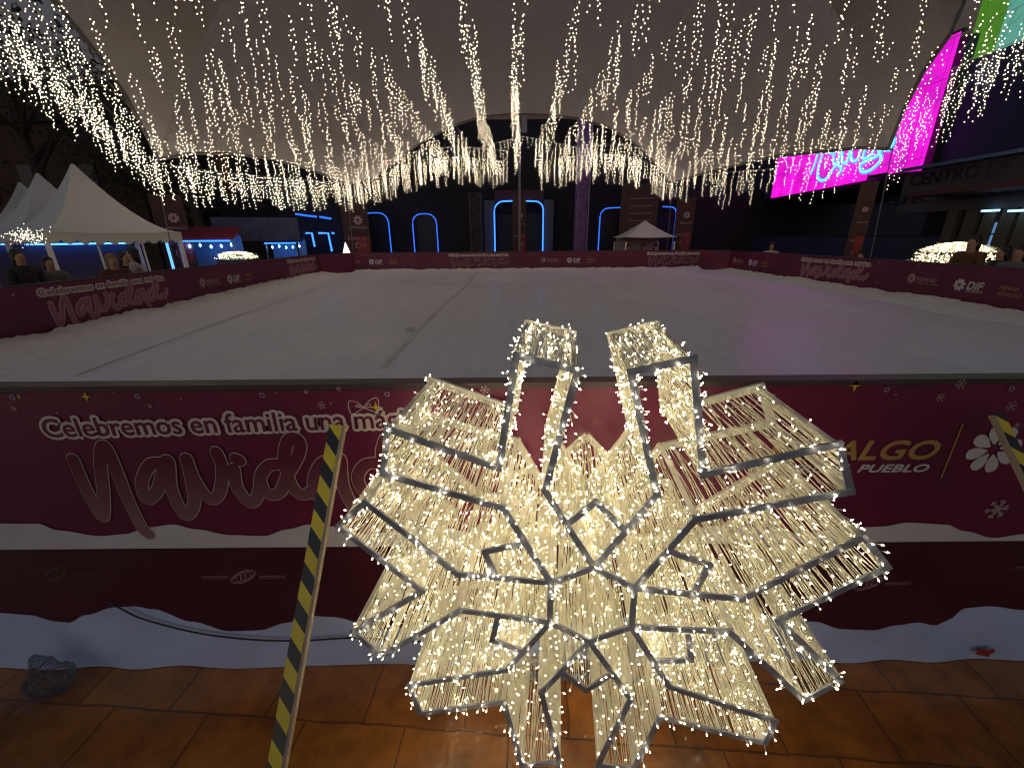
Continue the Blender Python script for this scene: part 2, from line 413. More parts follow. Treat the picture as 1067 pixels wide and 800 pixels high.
# bow
m1 = MB()
def bz(*P): return [loc(340+x/7.62, 400+y/7.62) for x, y in P]
for P in (bz((300, 185), (240, 140), (185, 135), (180, 185), (205, 235), (255, 215), (300, 185)), bz((300, 180), (350, 125), (400, 108), (418, 150), (405, 215), (350, 205), (300, 185)), bz((300, 180), (260, 165), (235, 175), (300, 185)), bz((300, 180), (345, 155), (350, 178), (300, 185))):
    stroke(m1, NEAR, P, .0017, .0075, round_=False)
m1.build('bow_print', cream, ub)
m1 = MB()
for px, py, r in ((90, 413, .022), (392, 424, .026), (20, 413, .012)): c = loc(px, py); star(m1, NEAR, c.x, c.y, r, .006)
c = loc(891, 401); star(m1, NEAR, c.x, c.y, .03, .006, 4, .3)
m1.build('star_print', yellowp, ub)
m1 = MB()
for px, py, r in ((335, 422, .018), (353, 405, .01), (319, 408, .009), (157, 423, .009), (505, 406, .018), (1001, 400, .022), (979, 414, .018), (1053, 423, .025), (1059, 443, .014), (15, 425, .012)):
    c = loc(px, py); flake_print(m1, NEAR, c.x, c.y, r, .0014, .006)
c = loc(1038, 530); flake_print(m1, NEAR, c.x, c.y, .052, .0045, .006); flake_print(m1, NEAR, c.x+.004, c.y, .03, .004, .008)
for px, py in ((119, 409), (189, 415), (288, 409), (933, 411), (375, 424), (345, 420), (60, 430)):
    c = loc(px, py); star(m1, NEAR, c.x, c.y, .005, .006, 4, .7)
m1.build('snowflake_print', mat('pale_pink_print', (.40, .28, .32), .5), ub)
for i in range(17):
    m1 = MB(); c = Vector((-4+.5*i, 1.512)); P = [c+Vector((.009*math.cos(t), .009*math.sin(t))) for t in [2*math.pi*q/12 for q in range(13)]]
    stroke(m1, NEAR, P, .0028, .005, round_=False, k=1)
    if i == 0: e0 = m1.build('eyelet', steel, ub)
    else: e_ = e0.copy(); COL.objects.link(e_); e_.parent = ub; e_.location = (.5*i, 0, 0)
# right hand lettering
a, b_ = loc(894, 479), loc(974, 478)
m1 = MB(); text_on(m1, NEAR, 'HIDALGO', b_.x, a.y+.003, b_.x-a.x, .088, off=.0035, d=.006, shear=.22, anchor='r', ref='LGO'); m1.build('gold_lettering', goldp, ub)
a, b_ = loc(893, 492), loc(966, 491)
m1 = MB(); text_on(m1, NEAR, 'PRIMERO EL PUEBLO', b_.x, a.y+.002, b_.x-a.x, .036, off=.002, d=.006, shear=.25, anchor='r', ref='PUEBLO'); m1.build('white_lettering', whitep, ub)
m1 = MB(); stroke(m1, NEAR, [loc(1003, 441), loc(980, 498)], .0035, .006, round_=False); m1.build('gold_slash', goldp, ub)
c = loc(1035, 468); m1 = MB(); petals(m1, NEAR, c.x, c.y, .112, .006); m1.build('flower_logo', whitep, ub)
c = loc(1100, 468); m1 = MB(); text_on(m1, NEAR, 'DIF', loc(1078, 482).x, loc(1078, 482).y, .3, .11, off=.006, d=.006, shear=.2); m1.build('logo_lettering', whitep, ub)
# printed snow drift along the foot of the banner
top_pts = [loc(*p) for p in ((-150, 552), (-60, 540), (0, 545), (40, 545), (60, 552), (105, 558), (130, 556), (155, 549), (180, 546), (205, 551), (240, 557), (275, 558), (300, 551), (322, 546), (345, 548), (380, 556), (440, 548), (520, 557), (600, 546), (680, 556), (760, 546), (830, 555), (895, 549), (920, 548), (945, 544), (985, 546), (1005, 553), (1035, 560), (1067, 556), (1150, 545), (1250, 556))]
wave_band(NEAR, interp(top_pts), lambda a: ZB, -4.19, 4.19, .0055, whitep, 'printed_snow', ub)
# lower banner
lb = empty('skirt_banner', (0, 0, 0), 'dark maroon lower banner with oval emblems on near wall', 'banner', 'skirt banners')
lo_pts = [loc(*p) for p in ((-100, 645), (0, 638), (30, 640), (60, 647), (72, 648), (90, 640), (120, 632), (140, 631), (160, 634), (200, 647), (240, 657), (270, 656), (300, 648), (322, 641), (345, 642), (400, 655), (470, 645), (560, 655), (650, 643), (740, 652), (800, 640), (848, 647), (878, 655), (911, 656), (932, 651), (956, 648), (974, 651), (989, 645), (1004, 633), (1030, 631), (1067, 635), (1200, 650))]
lof = interp(lo_pts)
wave_band(NEAR, lambda a: ZB-.004, lof, -4.19, 4.19, .006, maroon, 'banner_sheet', lb)
for q, (px, py) in enumerate(((254, 600), (58, 597), (905, 607), (1100, 590), (480, 603), (690, 603))):
    c = loc(px, py); m1 = MB()
    for s_ in (1, .84):
        P = [c+Vector((.062*s_*math.cos(t)+.012*math.sin(t), .036*s_*math.sin(t)+.020*s_*math.cos(t))) for t in [2*math.pi*i/26 for i in range(27)]]
        stroke(m1, NEAR, P, .0016, .008, round_=False, k=2)
    for s_ in (-1, 0, 1):
        P = [c+Vector((s_*.022+.014*math.cos(t)+.006*math.sin(t), .02*math.sin(t)+s_*.007)) for t in [2*math.pi*i/12 for i in range(13)]]
        stroke(m1, NEAR, P, .0014, .0085, round_=False, k=2)
    for sg in (-1, 1):
        stroke(m1, NEAR, [c+Vector((sg*.075, .003)), c+Vector((sg*.20, .003))], .0016, .008, round_=False)
        stroke(m1, NEAR, [c+Vector((sg*.075, -.008)), c+Vector((sg*.20, -.008))], .0012, .0082, round_=False)
    m1.build('oval_emblem', faint if q != 1 else mat('dull_gold_print', (.10, .075, .03), .5), lb)
# white skirt
sk = wave_band(NEAR, lambda a: lof(a)+.03, lambda a: .004, -4.19, 4.19, .0035, cloth, 'skirt_cloth', None, wrinkle=.018)
tag(sk, 'white cloth skirt hanging to the floor under the maroon banner', 'cloth')
# flatten top of the skirt behind the maroon banner is hidden by the banner itself
mb = MB(); P = [at(px, py, Y=NW-.026) for px, py in ((112, 626), (128, 635), (150, 645), (200, 658), (240, 664), (280, 667), (320, 667), (375, 664), (430, 668), (500, 666))]
mb.tube([Vector(p) for p in catmull(P, 5)], .0045, 6); tag(mb.build('power_cable', black, smooth=True), 'black cable drooping across the white skirt cloth', 'cable')
mb = MB(); c = at(1025, 680, Y=NW-.03); mb.box(c, (.075, .003, .035), Matrix.Rotation(.25, 3, 'Y')); mb.box(c+V(.02, -.003, .012), (.05, .003, .03), Matrix.Rotation(-.3, 3, 'Y'))
tag(mb.build('adhesive_tape', mat('red_tape', (.30, .03, .02), .5)), 'scrap of red tape stuck at the foot of the skirt cloth', 'tape')

# --- the other barriers with their banners
def wall(a, b_, label):
    c = (a+b_)/2; d = (b_-a); L = d.length; d.normalize(); n_ = V(-d.y, d.x, 0)
    if n_.dot(V(.6, 9, 0)-c) < 0: n_ = -n_
    r = empty('rink_barrier', (c.x, c.y, 0), label, 'barrier', 'rink barriers', math.atan2(d.y, d.x))
    m = MB(); m.box((0, 0, WT/2), (L, .05, WT-.04)); m.build('board', burg_far, r)
    m = MB(); m.box((0, 0, WT-.008), (L+.02, .062, .02)); m.build('top_rail', mat('rail_wood', (.05, .028, .035), .45), r)
    return n_
def far_banner(fr, L, items, label, k=4):
    r = empty('printed_banner', fr.pt(L/2, .9, .028), label, 'banner', 'printed rink banners')
    inv = r.matrix_world
    f2 = Frame(fr.o-r.location, fr.u, fr.n)
    z0, z1 = .72, 1.53
    m = MB(); m.add([f2.pt(.02, z0, .028), f2.pt(L-.02, z0, .028), f2.pt(L-.02, z1, .028), f2.pt(.02, z1, .028)], [(0, 1, 2, 3)]); m.build('banner_sheet', burg_far, r)
    for kind, a in items:
        if kind == 'nav':
            s = 1.5; sy = 1.0; x0 = NAV_LOC[0][0].x
            m1, m2 = navidad(r, f2, a-x0*s, .035, s, w=.020, lift=.031, ol=.016, k=k, sy=sy)
            m1.build('script_outline', faint, r); m2.build('script_lettering', mat('pink_print', (.30, .11, .17), .5), r)
            m1, m2 = MB(), MB(); w_ = (pR.x-pL.x)*s
            text_on(m1, f2, full, a-.12, 1.39, w_, .085, off=.022, d=.034, ref=ref); text_on(m2, f2, full, a-.12, 1.39, w_, .085, d=.04, ref=ref)
            m1.build('slogan_outline', cream, r); m2.build('slogan_lettering', burg, r)
        else:
            m1 = MB(); petals(m1, f2, a, 1.22, .10, .031); text_on(m1, f2, 'HIDALGO', a+.14, 1.19, height=.07, off=.002, d=.031)
            text_on(m1, f2, 'PRIMERO EL PUEBLO', a+.14, 1.13, width=.5, d=.031); m1.build('logo_print', faint, r)
            m1 = MB(); petals(m1, f2, a+1.05, 1.2, .11, .031); text_on(m1, f2, 'DIF', a+1.2, 1.14, height=.13, off=.006, d=.031, shear=.2); text_on(m1, f2, 'HIDALGO', a+1.2, 1.09, width=.3, d=.031); m1.build('logo_lettering', whitep, r)
            m1 = MB(); text_on(m1, f2, 'FAMILIA', a+1.75, 1.2, height=.06, off=.001, d=.031); text_on(m1, f2, 'HIDALGO', a+1.75, 1.1, height=.06, off=.001, d=.031); m1.build('gold_lettering', goldp, r)
    m1 = MB()
    for i in range(int(L*1.6)):
        star(m1, f2, R.uniform(.2, L-.2), R.choice((R.uniform(1.42, 1.5), R.uniform(.95, 1.05))), .022, .032, 4, .5)
    m1.build('star_print', faint, r)
    return r
def wall_banner(a, b_, items, wl, bl, flip=False):
    n_ = wall(a, b_, wl); u = (b_-a)
    if u.normalized().cross(V(0, 0, 1)).dot(n_) > 0: o, u = a, u      # u x up = direction facing the reader
    else: o, u = b_, -u
    fr = Frame(o, u, n_)
    return far_banner(fr, (b_-a).length, items(fr), bl)
def along(fr, px, py=275):     # metres along the wall where the column px of the photograph meets it
    d = ray(px, py); o = fr.o; u = fr.u
    det = d.x*(-u.y)+u.x*d.y; t = (o.x*(-u.y)+u.x*o.y)/det; s = (d.x*o.y-d.y*o.x)/det
    return s
def Aof(fr, px): 
    d = ray(px, 285); u, o = fr.u, fr.o
    # solve o + s u = t d in plan
    det = u.x*(-d.y)+d.x*u.y
    return ((-o.x)*(-d.y)+d.x*(-o.y))/det
wall_banner(LEFT[0], LEFT[1], lambda f: [('nav', Aof(f, 38)), ('logo', Aof(f, 207)), ('nav', Aof(f, 302))], 'low barrier along the left side of the rink', 'burgundy banner on the left barrier, below the pagoda tents')
wall_banner(LEFT[1], FAR[0], lambda f: [], 'short angled barrier at the far left rink corner', 'plain burgundy banner at the far left rink corner')
wall_banner(FAR[0], FAR[1], lambda f: [('logo', Aof(f, 362)), ('nav', Aof(f, 472)), ('logo', Aof(f, 566)), ('nav', Aof(f, 675))], 'low barrier across the far end of the rink', 'burgundy banner on the far barrier, below the blue lit arches')
wall_banner(FAR[1], RIGHT[0], lambda f: [], 'short angled barrier at the far right rink corner', 'plain burgundy banner at the far right rink corner')
wall_banner(RIGHT[0], RIGHT[1], lambda f: [('logo', Aof(f, 764)), ('nav', Aof(f, 836))], 'far half of the low barrier on the right', 'burgundy banner on the right barrier, below the pink screen')
wall_banner(RIGHT[1], RIGHT[2], lambda f: [('logo', Aof(f, 953))], 'near half of the low barrier on the right', 'burgundy banner with large white logos on the right barrier')

# ------------------------------------------------------------------ light snowflake
FLC = Vector((582.4, 248.6)); nrm = ray(FLC.x, FLC.y).normalized()
S = 1.35
tdir = M3 @ Vector((.2053, -.5268, -1)) # placeholder, replaced below
ctr = CAM+Vector((0.19011733, 0.76377691, -0.83650156))*S
def onf(px, py):
    d = ray(px, py); t = (ctr-CAM).dot(nrm)/d.dot(nrm); return CAM+d*t
HX = [(574, 606), (619, 590), (661, 612), (658, 652), (614, 667), (573, 647)]
ARM = [[(525, 529), (400, 493), (404, 446), (520, 487), (538, 370), (602, 385), (568, 510)],
       [(684, 515), (657, 387), (722, 373), (732, 494), (873, 462), (886, 511), (724, 540)],
       [(772, 623), (899, 558), (924, 590), (811, 645), (875, 708), (837, 728), (760, 657)],
       [(697, 714), (807, 750), (797, 773), (687, 746), (660, 800), (623, 795), (657, 727)],
       [(564, 720), (583, 793), (544, 796), (525, 730), (438, 742), (427, 713), (528, 697)],
       [(480, 635), (398, 682), (369, 657), (440, 615), (353, 548), (381, 522), (477, 597)]]
ARM[0] = [(525, 529), (400, 493), (404, 446), (520, 487), (538, 370), (602, 385), (568, 510)]
DECO = [((594, 543), (621, 522), (650, 551)), ((698, 574), (739, 588), (720, 620)), ((717, 662), (720, 686), (682, 688)), ((637, 701), (611, 718), (584, 697)), ((541, 676), (513, 666), (519, 641)), ((518, 602), (505, 574), (546, 565))]
DEP = .44
ROOTP = ctr.copy(); ROOTP.z = 0
fl = empty('light_snowflake', ROOTP, 'giant six armed snowflake frame wrapped in warm white string lights', 'light decoration')
def L_(p): return p-ROOTP
hexp = [L_(onf(*p)) for p in HX]
armp = [[L_(onf(*p)) for p in a] for a in ARM]
back = nrm*DEP
C0 = L_(ctr)
def frame_mesh(off, w, h, name, m):
    mbx = MB(); q = 0
    def seg(a, b_, up):
        nonlocal q
        d = (b_-a).normalized(); mbx.bar(a-d*w*.42+off+nrm*(q % 4)*.0006, b_+d*w*.42+off+nrm*(q % 4)*.0006, w, h, nrm); q += 1
    for i in range(6):
        seg(hexp[i], hexp[(i+1) % 6], nrm)
        ch = [hexp[i]]+armp[i]+[hexp[(i+1) % 6]]
        for a, b_ in zip(ch[:-1], ch[1:]): seg(a, b_, nrm)
    return mbx.build(name, m, fl)
frame_mesh(nrm*-.004, .020, .007, 'front_frame', steel)
frame_mesh(back, .028, .016, 'back_frame', steel_lit)
for D in DECO:
    mbx = MB(); P = [L_(onf(*p)) for p in D]
    for q, (a, b_) in enumerate(zip(P[:-1], P[1:])):
        d = (b_-a).normalized(); mbx.bar(a-d*.006-nrm*(.002+q*.0007), b_+d*.006-nrm*(.002+q*.0007), .019, .008, nrm)
    mbx.build('corner_bracket', steel, fl)
for D in DECO:
    mbx = MB(); P = [L_(onf(*p))+back for p in D]
    for q, (a, b_) in enumerate(zip(P[:-1], P[1:])): mbx.bar(a-nrm*(.001+q*.0007), b_-nrm*(.001+q*.0007), .024, .012, nrm)
    mbx.build('back_bracket', steel_lit, fl)
strut = MB(); strut.bar(V(0, 0, 0)+nrm*.008, nrm*(DEP-.008), .018, .005, V(0, 0, 1)); sm_ = strut.build('cross_strut', steel_lit, fl)
first = True
for i in range(6):
    cg = sum(armp[i], V(0, 0, 0))/7
    for p in armp[i]+[hexp[i]]:
        q = p+(cg-p).normalized()*.006
        if first: sm_.location = q; first = False
        else: o = sm_.copy(); COL.objects.link(o); o.parent = fl; o.location = q
def light_wall(segs, name, dens=1.0, drop_=0.0):
    """cable ties of cream wire strung front to back along each edge with bulbs on short leads"""
    w_, bl = MB(), MB()
    for a, b_, dn in segs:
        d = b_-a; L = d.length; d.normalize(); side = d.cross(nrm).normalized(); x = .004
        while x < L:
            x += R.uniform(.0016, .0070)/dn
            if x > L: break
            slant = R.uniform(-.018, .018) if R.random() < .7 else R.uniform(-.08, .08)
            x2 = min(max(x+slant, 0), L); p0 = a+d*x+side*R.uniform(-.004, .004); p1 = a+d*x2+back+side*R.uniform(-.004, .004)
            mid = (p0+p1)/2+side*R.uniform(-.008, .008)+d*R.uniform(-.006, .006)
            w_.tube([p0, mid, p1], R.uniform(.0012, .0022), 3, cap=False)
            nb = R.choice((0, 1, 1, 2, 2)) if dn > .8 else R.choice((0, 1, 1, 1))
            for _ in range(nb):
                t = R.random(); c = p0+(p1-p0)*t
                ax = (side*R.choice((-1, 1))*R.uniform(.5, 1)+d*R.uniform(-.8, .8)+nrm*R.uniform(-.9, .3)).normalized()
                e = c+ax*R.uniform(.008, .022)
                w_.tube([c, e], .0011, 3, cap=False); w_.octa(e+ax*.003, ax, .006, .0024)
                bl.octa(e+ax*.0085, ax, R.uniform(.0035, .0060), R.uniform(.0018, .0027))
        # ends of the string wound round the front and back bars
        for _ in range(int(L*52*dn)):
            f_ = R.random() < .75; p = a+d*R.uniform(0, L)+(V(0, 0, 0) if f_ else back)+side*R.uniform(-.016, .016); ax = (nrm*(-1 if f_ else 1)*R.uniform(.1, 1)+side*R.uniform(-1, 1)+d*R.uniform(-.8, .8)).normalized()
            e = p+ax*R.uniform(.010, .024); w_.tube([p, e], .0012, 3, cap=False); w_.octa(e+ax*.003, ax, .006, .0024); bl.octa(e+ax*.0085, ax, R.uniform(.0035, .0060), .0024)
        # loose crossing lengths
        for _ in range(int(L*26*dn)):
            p = a+d*R.uniform(0, L)+nrm*R.uniform(0, DEP); q = a+d*min(L, max(0, (p-a).dot(d)+R.uniform(-.09, .09)))+nrm*min(DEP, max(0, (p-a).dot(nrm)+R.uniform(-.12, .12)))
            w_.tube([p, (p+q)/2+side*R.uniform(-.02, .02), q], .0011, 3, cap=False)
    wr = w_.build(name, wirem, fl); bl.build('bulbs', bulb_near, wr)
DN = [(1.25, 1.25), (1.25, .75), (.85, .9), (.9, .75), (.75, .9), (.9, 1.1)]
for i in range(6):
    ch = [hexp[i]]+armp[i]+[hexp[(i+1) % 6]]
    segs = [(a, b_, DN[i][0] if j < 4 else DN[i][1]) for j, (a, b_) in enumerate(zip(ch[:-1], ch[1:]))]
    if i == 0: segs = [(a, b_, 1.3 if j >= 4 else 1.05) for j, (a, b_, _) in enumerate(segs)]
    if i == 1: segs = [(a, b_, 1.45 if j <= 3 else .62) for j, (a, b_, _) in enumerate(segs)]
    light_wall(segs, 'string_wires')
light_wall([(hexp[i], hexp[(i+1) % 6], .8) for i in range(6)], 'string_wires')
for q, D in enumerate(DECO): P = [L_(onf(*p)) for p in D]; light_wall([(P[0], P[1], .9 if q != 3 else .4), (P[1], P[2], .9 if q != 3 else .4)], 'string_wires')
# foot stand
mbx = MB()
lowp = min((p for a in armp for p in a), key=lambda p: p.z)
for p in (armp[3][4], armp[3][5], armp[4][1], armp[4][2]):
    for o_ in (V(0, 0, 0), back): q = p+o_; mbx.bar(V(q.x, q.y, .012), q-V(0, 0, .01), .02, .02, V(0, 1, 0))
for o_ in (V(0, 0, 0), back): mbx.bar(V(armp[4][2].x-.25, armp[4][2].y+o_.y, .008), V(armp[3][4].x+.3, armp[3][4].y+o_.y, .008), .03, .014)
mbx.build('stand_foot', steel, fl)

# ------------------------------------------------------------------ canopy
bd = []
bd += [at(925, 155, X=9.0), at(895, 154, Y=12.0), at(870, 157, Y=12.7), at(808, 163, Y=14.2), at(750, 176, Y=15.8), at(700, 190, Y=17.2)]
arch = [(683, 170), (660, 148), (635, 133), (605, 124), (570, 120), (535, 119), (500, 122), (470, 132), (440, 147), (412, 168), (390, 185)]
bd += [at(px, py, Y=17.4+.0*px) for px, py in arch]
bd += [at(362, 192, Y=17.2), at(325, 177, Y=16.2), at(285, 166, Y=15), at(240, 160, Y=13.6), at(200, 160, Y=12.3), at(165, 166, X=-8.6)]
bd += [at(150, 136, X=-8.55), at(131, 100, X=-8.5), at(104, 60, X=-8.45), at(80, 30, X=-8.4), at(55, 0, X=-8.3), V(-8.0, 7.2, 7.1), V(-7.7, 4, 7.4), V(-8.4, 1.2, 5.6), V(-9, .2, 4.4), V(-5, .9, 6.6), V(0, 1.3, 7.6), V(5, .9, 6.6), V(9.5, .2, 4.4), V(8.9, 1.2, 5.6), V(8.3, 4, 7.5), V(8.6, 7.5, 7.3)]
bd += [at(1005, 0, X=9.0), at(990, 36, X=9.0), at(962, 75, X=9.0), at(940, 118, X=9.0)]
apex = V(.3, 8, 10.6)
cm = MB(); NR = 22; nb_ = len(bd)
bd2 = []
for i in range(nb_):
    a, b_, c, d = bd[i-1], bd[i], bd[(i+1) % nb_], bd[(i+2) % nb_]
    sharp = i in (0, 5, 17, 22) 
    for j in range(3): t = j/3; bd2.append(b_+(c-b_)*t)
rows = []
for r in range(NR+1):
    w = r/NR; row = []
    for p in bd2:
        q = p+(apex-p)*w; q.z = p.z+(apex.z-p.z)*(w**.85); row.append(q)
    rows.append(row)
nn = len(bd2)
for r in range(NR):
    for i in range(nn): cm.add([rows[r][i], rows[r][(i+1) % nn], rows[r+1][(i+1) % nn], rows[r+1][i]], [(0, 1, 2, 3)])
cn = empty('canopy', (0, 0, 0), 'huge white tensioned fabric canopy stretched over the rink', 'canopy')
cs = cm.build('membrane', membrane, cn, smooth=True)
em = MB(); em.tube([p for p in bd2]+[bd2[0]], .045, 6, cap=False); em.build('edge_cable', mat('edge_webbing', (.12, .12, .13), .6), cn)
# masts that hold the corners down
gm = mat('mast_steel', (.16, .15, .19), .5, .3)
corners = [(bd[0], 'right side'), (bd[5], 'far right'), (bd[17], 'far left'), (bd[22], 'left side')]
for p, nm in corners:
    out = V(p.x-.3, p.y-6, 0).normalized()
    m = MB(); base = V(p.x, p.y, 0)+out*.9; m.tube([V(base.x, base.y, 0), V(p.x, p.y, p.z+.05)+out*.25], [.012, .012], 5); m.box((base.x, base.y, .02), (.35, .35, .04)); m.tube([V(p.x, p.y, p.z)+out*.25, p], .02, 5)
    tag(m.build('guy_cable', gm), 'thin guy cable anchoring the %s corner of the canopy' % nm, 'cable', 'canopy guy cables')

# ------------------------------------------------------------------ icicle light rows
wire_d = mat('pale_lead', (.07, .065, .06), .7)
DROP = []
DROP2 = []
def drop_mesh(Ln, strands, spread, gap=1, fat=1):
    m = MB(); B = []
    for q in range(strands):
        t = R.uniform(0, 6.28); ox, oy = (spread*math.cos(t), spread*math.sin(t)) if strands > 1 else (0, 0)
        L2 = Ln*R.uniform(.6, 1) if q else Ln; z0 = -R.uniform(0, .18)*Ln if q else 0; z = z0-.03; sw = R.uniform(.004, .012)
        while z > -L2:
            B.append(V(ox+R.uniform(-.03, .03), oy+R.uniform(-.03, .03), z)); z -= R.uniform(.042, .092)*gap
            if R.random() < .04: z -= .07
        m.mi = 0; m.tube([V(ox*.3, oy*.3, 0), V(ox+sw, oy, -L2*.35), V(ox-sw, oy+sw, -L2*.7), V(ox, oy, -L2)], .0016, 3, cap=False)
    m.mi = 1
    for b_ in B: m.octa(b_, V(R.uniform(-.5, .5), R.uniform(-.5, .5), 1), .0095*fat, R.choice((.0052, .0064, .0074, .0080))*fat)
    o = m.build('light_drop', [wire_d, bulb_far]); me = o.data; bpy.data.objects.remove(o); return me
for Ln in (.32, .5, .68, .86, 1.02, .42, .76, .94, .6, 1.12): DROP.append(drop_mesh(Ln, 1, 0))
for Ln in (.45, .65, .85, .95, 1.0, .75, .55, .9, .98, .7, .8, .35): DROP2.append(drop_mesh(Ln, R.choice((2, 2, 3)), R.uniform(.05, .09)))
FAR1 = [drop_mesh(Ln, 1, 0, 1.3, 1.25) for Ln in (.32, .5, .68, .86, 1.02, .42, .76, .94, .6, 1.12)]
FAR2 = [drop_mesh(Ln, 2, .08, 1.35, 1.25) for Ln in (.45, .65, .85, .95, 1.0, .75, .55, .9)]
NROW = 0
def light_row(P, step, label, jit=.3, lens=None, k0=0, wander=.0, pairs=False, group='rows of icicle lights under the canopy'):
    P = [Vector(p) for p in P]
    r = empty('icicle_light_string', P[0], label, 'string lights', group)
    m = MB(); m.tube([p-P[0] for p in P], .004, 4); m.build('cable', mat('pale_cable', (.34, .33, .33), .7), r)
    x = R.uniform(0, step); acc = 0; cnt = 0
    tot = sum((b_-a).length for a, b_ in zip(P[:-1], P[1:]))
    step = max(step, tot/99)
    seg = 0; s0 = 0
    while x < tot:
        while seg < len(P)-2 and x > s0+(P[seg+1]-P[seg]).length: s0 += (P[seg+1]-P[seg]).length; seg += 1
        a, b_ = P[seg], P[seg+1]; p = a+(b_-a)*((x-s0)/(b_-a).length)
        far = p.y > 11.5; D1 = FAR1 if far else DROP; me_ = D1[R.choice(lens)] if lens else (R.choice(FAR2 if far else DROP2) if pairs else R.choice(D1))
        o = bpy.data.objects.new('light_drop', me_); COL.objects.link(o); o.parent = r
        o.location = p-P[0]+V(R.uniform(-wander, wander), R.uniform(-wander, wander), -.003); o.rotation_euler = (R.uniform(-.03, .03), R.uniform(-.03, .03), R.uniform(0, 6.28))
        x += step*R.uniform(1-jit, 1+jit)
    return r
def zc(X, Y):
    z = 5.55-.55*((X-.4)/8.5)**2-.35*max(0, (Y-6)/11)
    e = max(0, (Y-8)/8)*((X-.4)/8.5)**2
    return z-1.0*e-.12*math.sin(min(1, max(0, Y/17))*math.pi)
XS = [.18+.86*i for i in range(-9, 10)]
words = ['first', 'second', 'third', 'fourth', 'fifth', 'sixth', 'seventh', 'eighth', 'ninth']
for i, X in enumerate(XS):
    k_ = i-9
    yend = 17.0
    if X < -6: yend = 11.4+(X+8.4)*5.6/2.2
    if X > 6.6: yend = 11.6+(8.8-X)*5.6/2.2
    yend = min(17.0, max(yend, 10.6))
    P = []; ys = R.uniform(2.6, 3.4)
    for j in range(13):
        Y = ys+(yend-ys)*j/12; P.append(V(X+.05*math.sin(Y*.8+i), Y, zc(X, Y)+.05*math.cos(Y*2.1)))
    lab = 'string of icicle lights running from overhead straight towards the far mast' if k_ == 0 else '%s string of icicle lights to the %s of the middle one' % (words[abs(k_)-1], 'left' if k_ < 0 else 'right')
    light_row(P, .50 if abs(k_) < 5 else .58, lab, .45, wander=.07, pairs=True)
def drop_path(pts, lift): return [p+V(0, 0, lift) for p in pts]
# perimeter curtains (cable = lower edge seen in the photograph + drop length)
lft = [V(-8.0, 3.2, 5.3), at(0, 88, X=-7.6)+V(0, 0, .85), at(60, 128, X=-8.0)+V(0, 0, .85), at(110, 163, X=-8.3)+V(0, 0, .8), at(168, 205, X=-8.6)+V(0, 0, .8)]
light_row(lft, .10, 'dense fringe of icicle lights along the left canopy edge, outermost', .3, wander=.10, pairs=True, group='fringe of icicle lights')
l2 = [p+V(-.5, .3, .75) for p in lft[:-1]]+[lft[-1]+V(-.25, .1, .5)]
light_row(l2, .17, 'second fringe of icicle lights above the outermost left one', .4, wander=.16, pairs=True, group='fringe of icicle lights')
l3 = [p+V(.35, .2, .5) for p in lft[:-1]]+[lft[-1]+V(.2, .2, .35)]
light_row(l3, .16, 'fringe of icicle lights just inside the left edge', .4, wander=.16, group='fringe of icicle lights')
bl_ = [at(168, 204, Y=11.4)+V(0, 0, .75), at(230, 211, Y=13)+V(0, 0, .8), at(300, 217, Y=15)+V(0, 0, .9), at(372, 219, Y=17.2)+V(0, 0, .9)]
light_row(bl_, .10, 'fringe of icicle lights from left mast to far left mast', .3, wander=.1, pairs=True, group='fringe of icicle lights')
light_row([p+V(.45, -.35, .45) for p in bl_], .14, 'inner fringe of icicle lights from left to far left mast', .3, wander=.2, group='fringe of icicle lights')
bk = [at(372, 218, Y=17.3)+V(0, 0, .9), at(410, 204, Y=17.3)+V(0, 0, .9), at(440, 195, Y=17.3)+V(0, 0, .9), at(480, 191, Y=17.3)+V(0, 0, .9), at(527, 196, Y=17.3)+V(0, 0, .9)]
light_row(bk, .095, 'fringe of icicle lights at the far end, left of the mast', .3, wander=.1, pairs=True, group='fringe of icicle lights')
light_row([p+V(.1, -.5, .25) for p in bk], .14, 'upper fringe of icicle lights at far end, left of the mast', .3, wander=.15, group='fringe of icicle lights')
bk2 = [at(560, 197, Y=17.3)+V(0, 0, .9), at(600, 190, Y=17.3)+V(0, 0, .9), at(640, 189, Y=17.3)+V(0, 0, .9), at(670, 196, Y=17.3)+V(0, 0, .9), at(702, 210, Y=17.3)+V(0, 0, .9)]
light_row(bk2, .095, 'fringe of icicle lights at the far end, right of the mast', .3, wander=.1, pairs=True, group='fringe of icicle lights')
light_row([p+V(.1, -.5, .25) for p in bk2], .14, 'upper fringe of icicle lights at far end, right of the mast', .3, wander=.15, group='fringe of icicle lights')
ot = [at(px, py, Y=18.3) for px, py in ((440, 178), (485, 160), (520, 148), (545, 142), (570, 147), (610, 156), (665, 168))]
light_row(ot, .20, 'thin arc of short lights hung across the far opening', .3, lens=[0, 5, 1], wander=.03, group='fringe of icicle lights')
br_ = [at(702, 210, Y=17.2)+V(0, 0, .9), at(750, 210, Y=15.6)+V(0, 0, .9), at(800, 209, Y=14.2)+V(0, 0, .9), at(860, 200, Y=12.9)+V(0, 0, .85), at(925, 180, X=9.0)+V(0, 0, .75)]
light_row(br_, .22, 'fringe of icicle lights in front of the pink screen', .3, wander=.1, group='fringe of icicle lights')
light_row([p+V(-.4, -.3, .45) for p in br_], .34, 'inner fringe of icicle lights in front of the pink screen', .3, wander=.2, group='fringe of icicle lights')
rt = [at(925, 182, X=9.0)+V(0, 0, .75), at(985, 140, X=8.9)+V(0, 0, .85), at(1035, 105, X=8.7)+V(0, 0, .85), at(1067, 82, X=8.5)+V(0, 0, .9), V(8.2, 3.5, 5.5)]
light_row(rt, .12, 'dense fringe of icicle lights along the right canopy edge', .3, wander=.1, group='fringe of icicle lights')
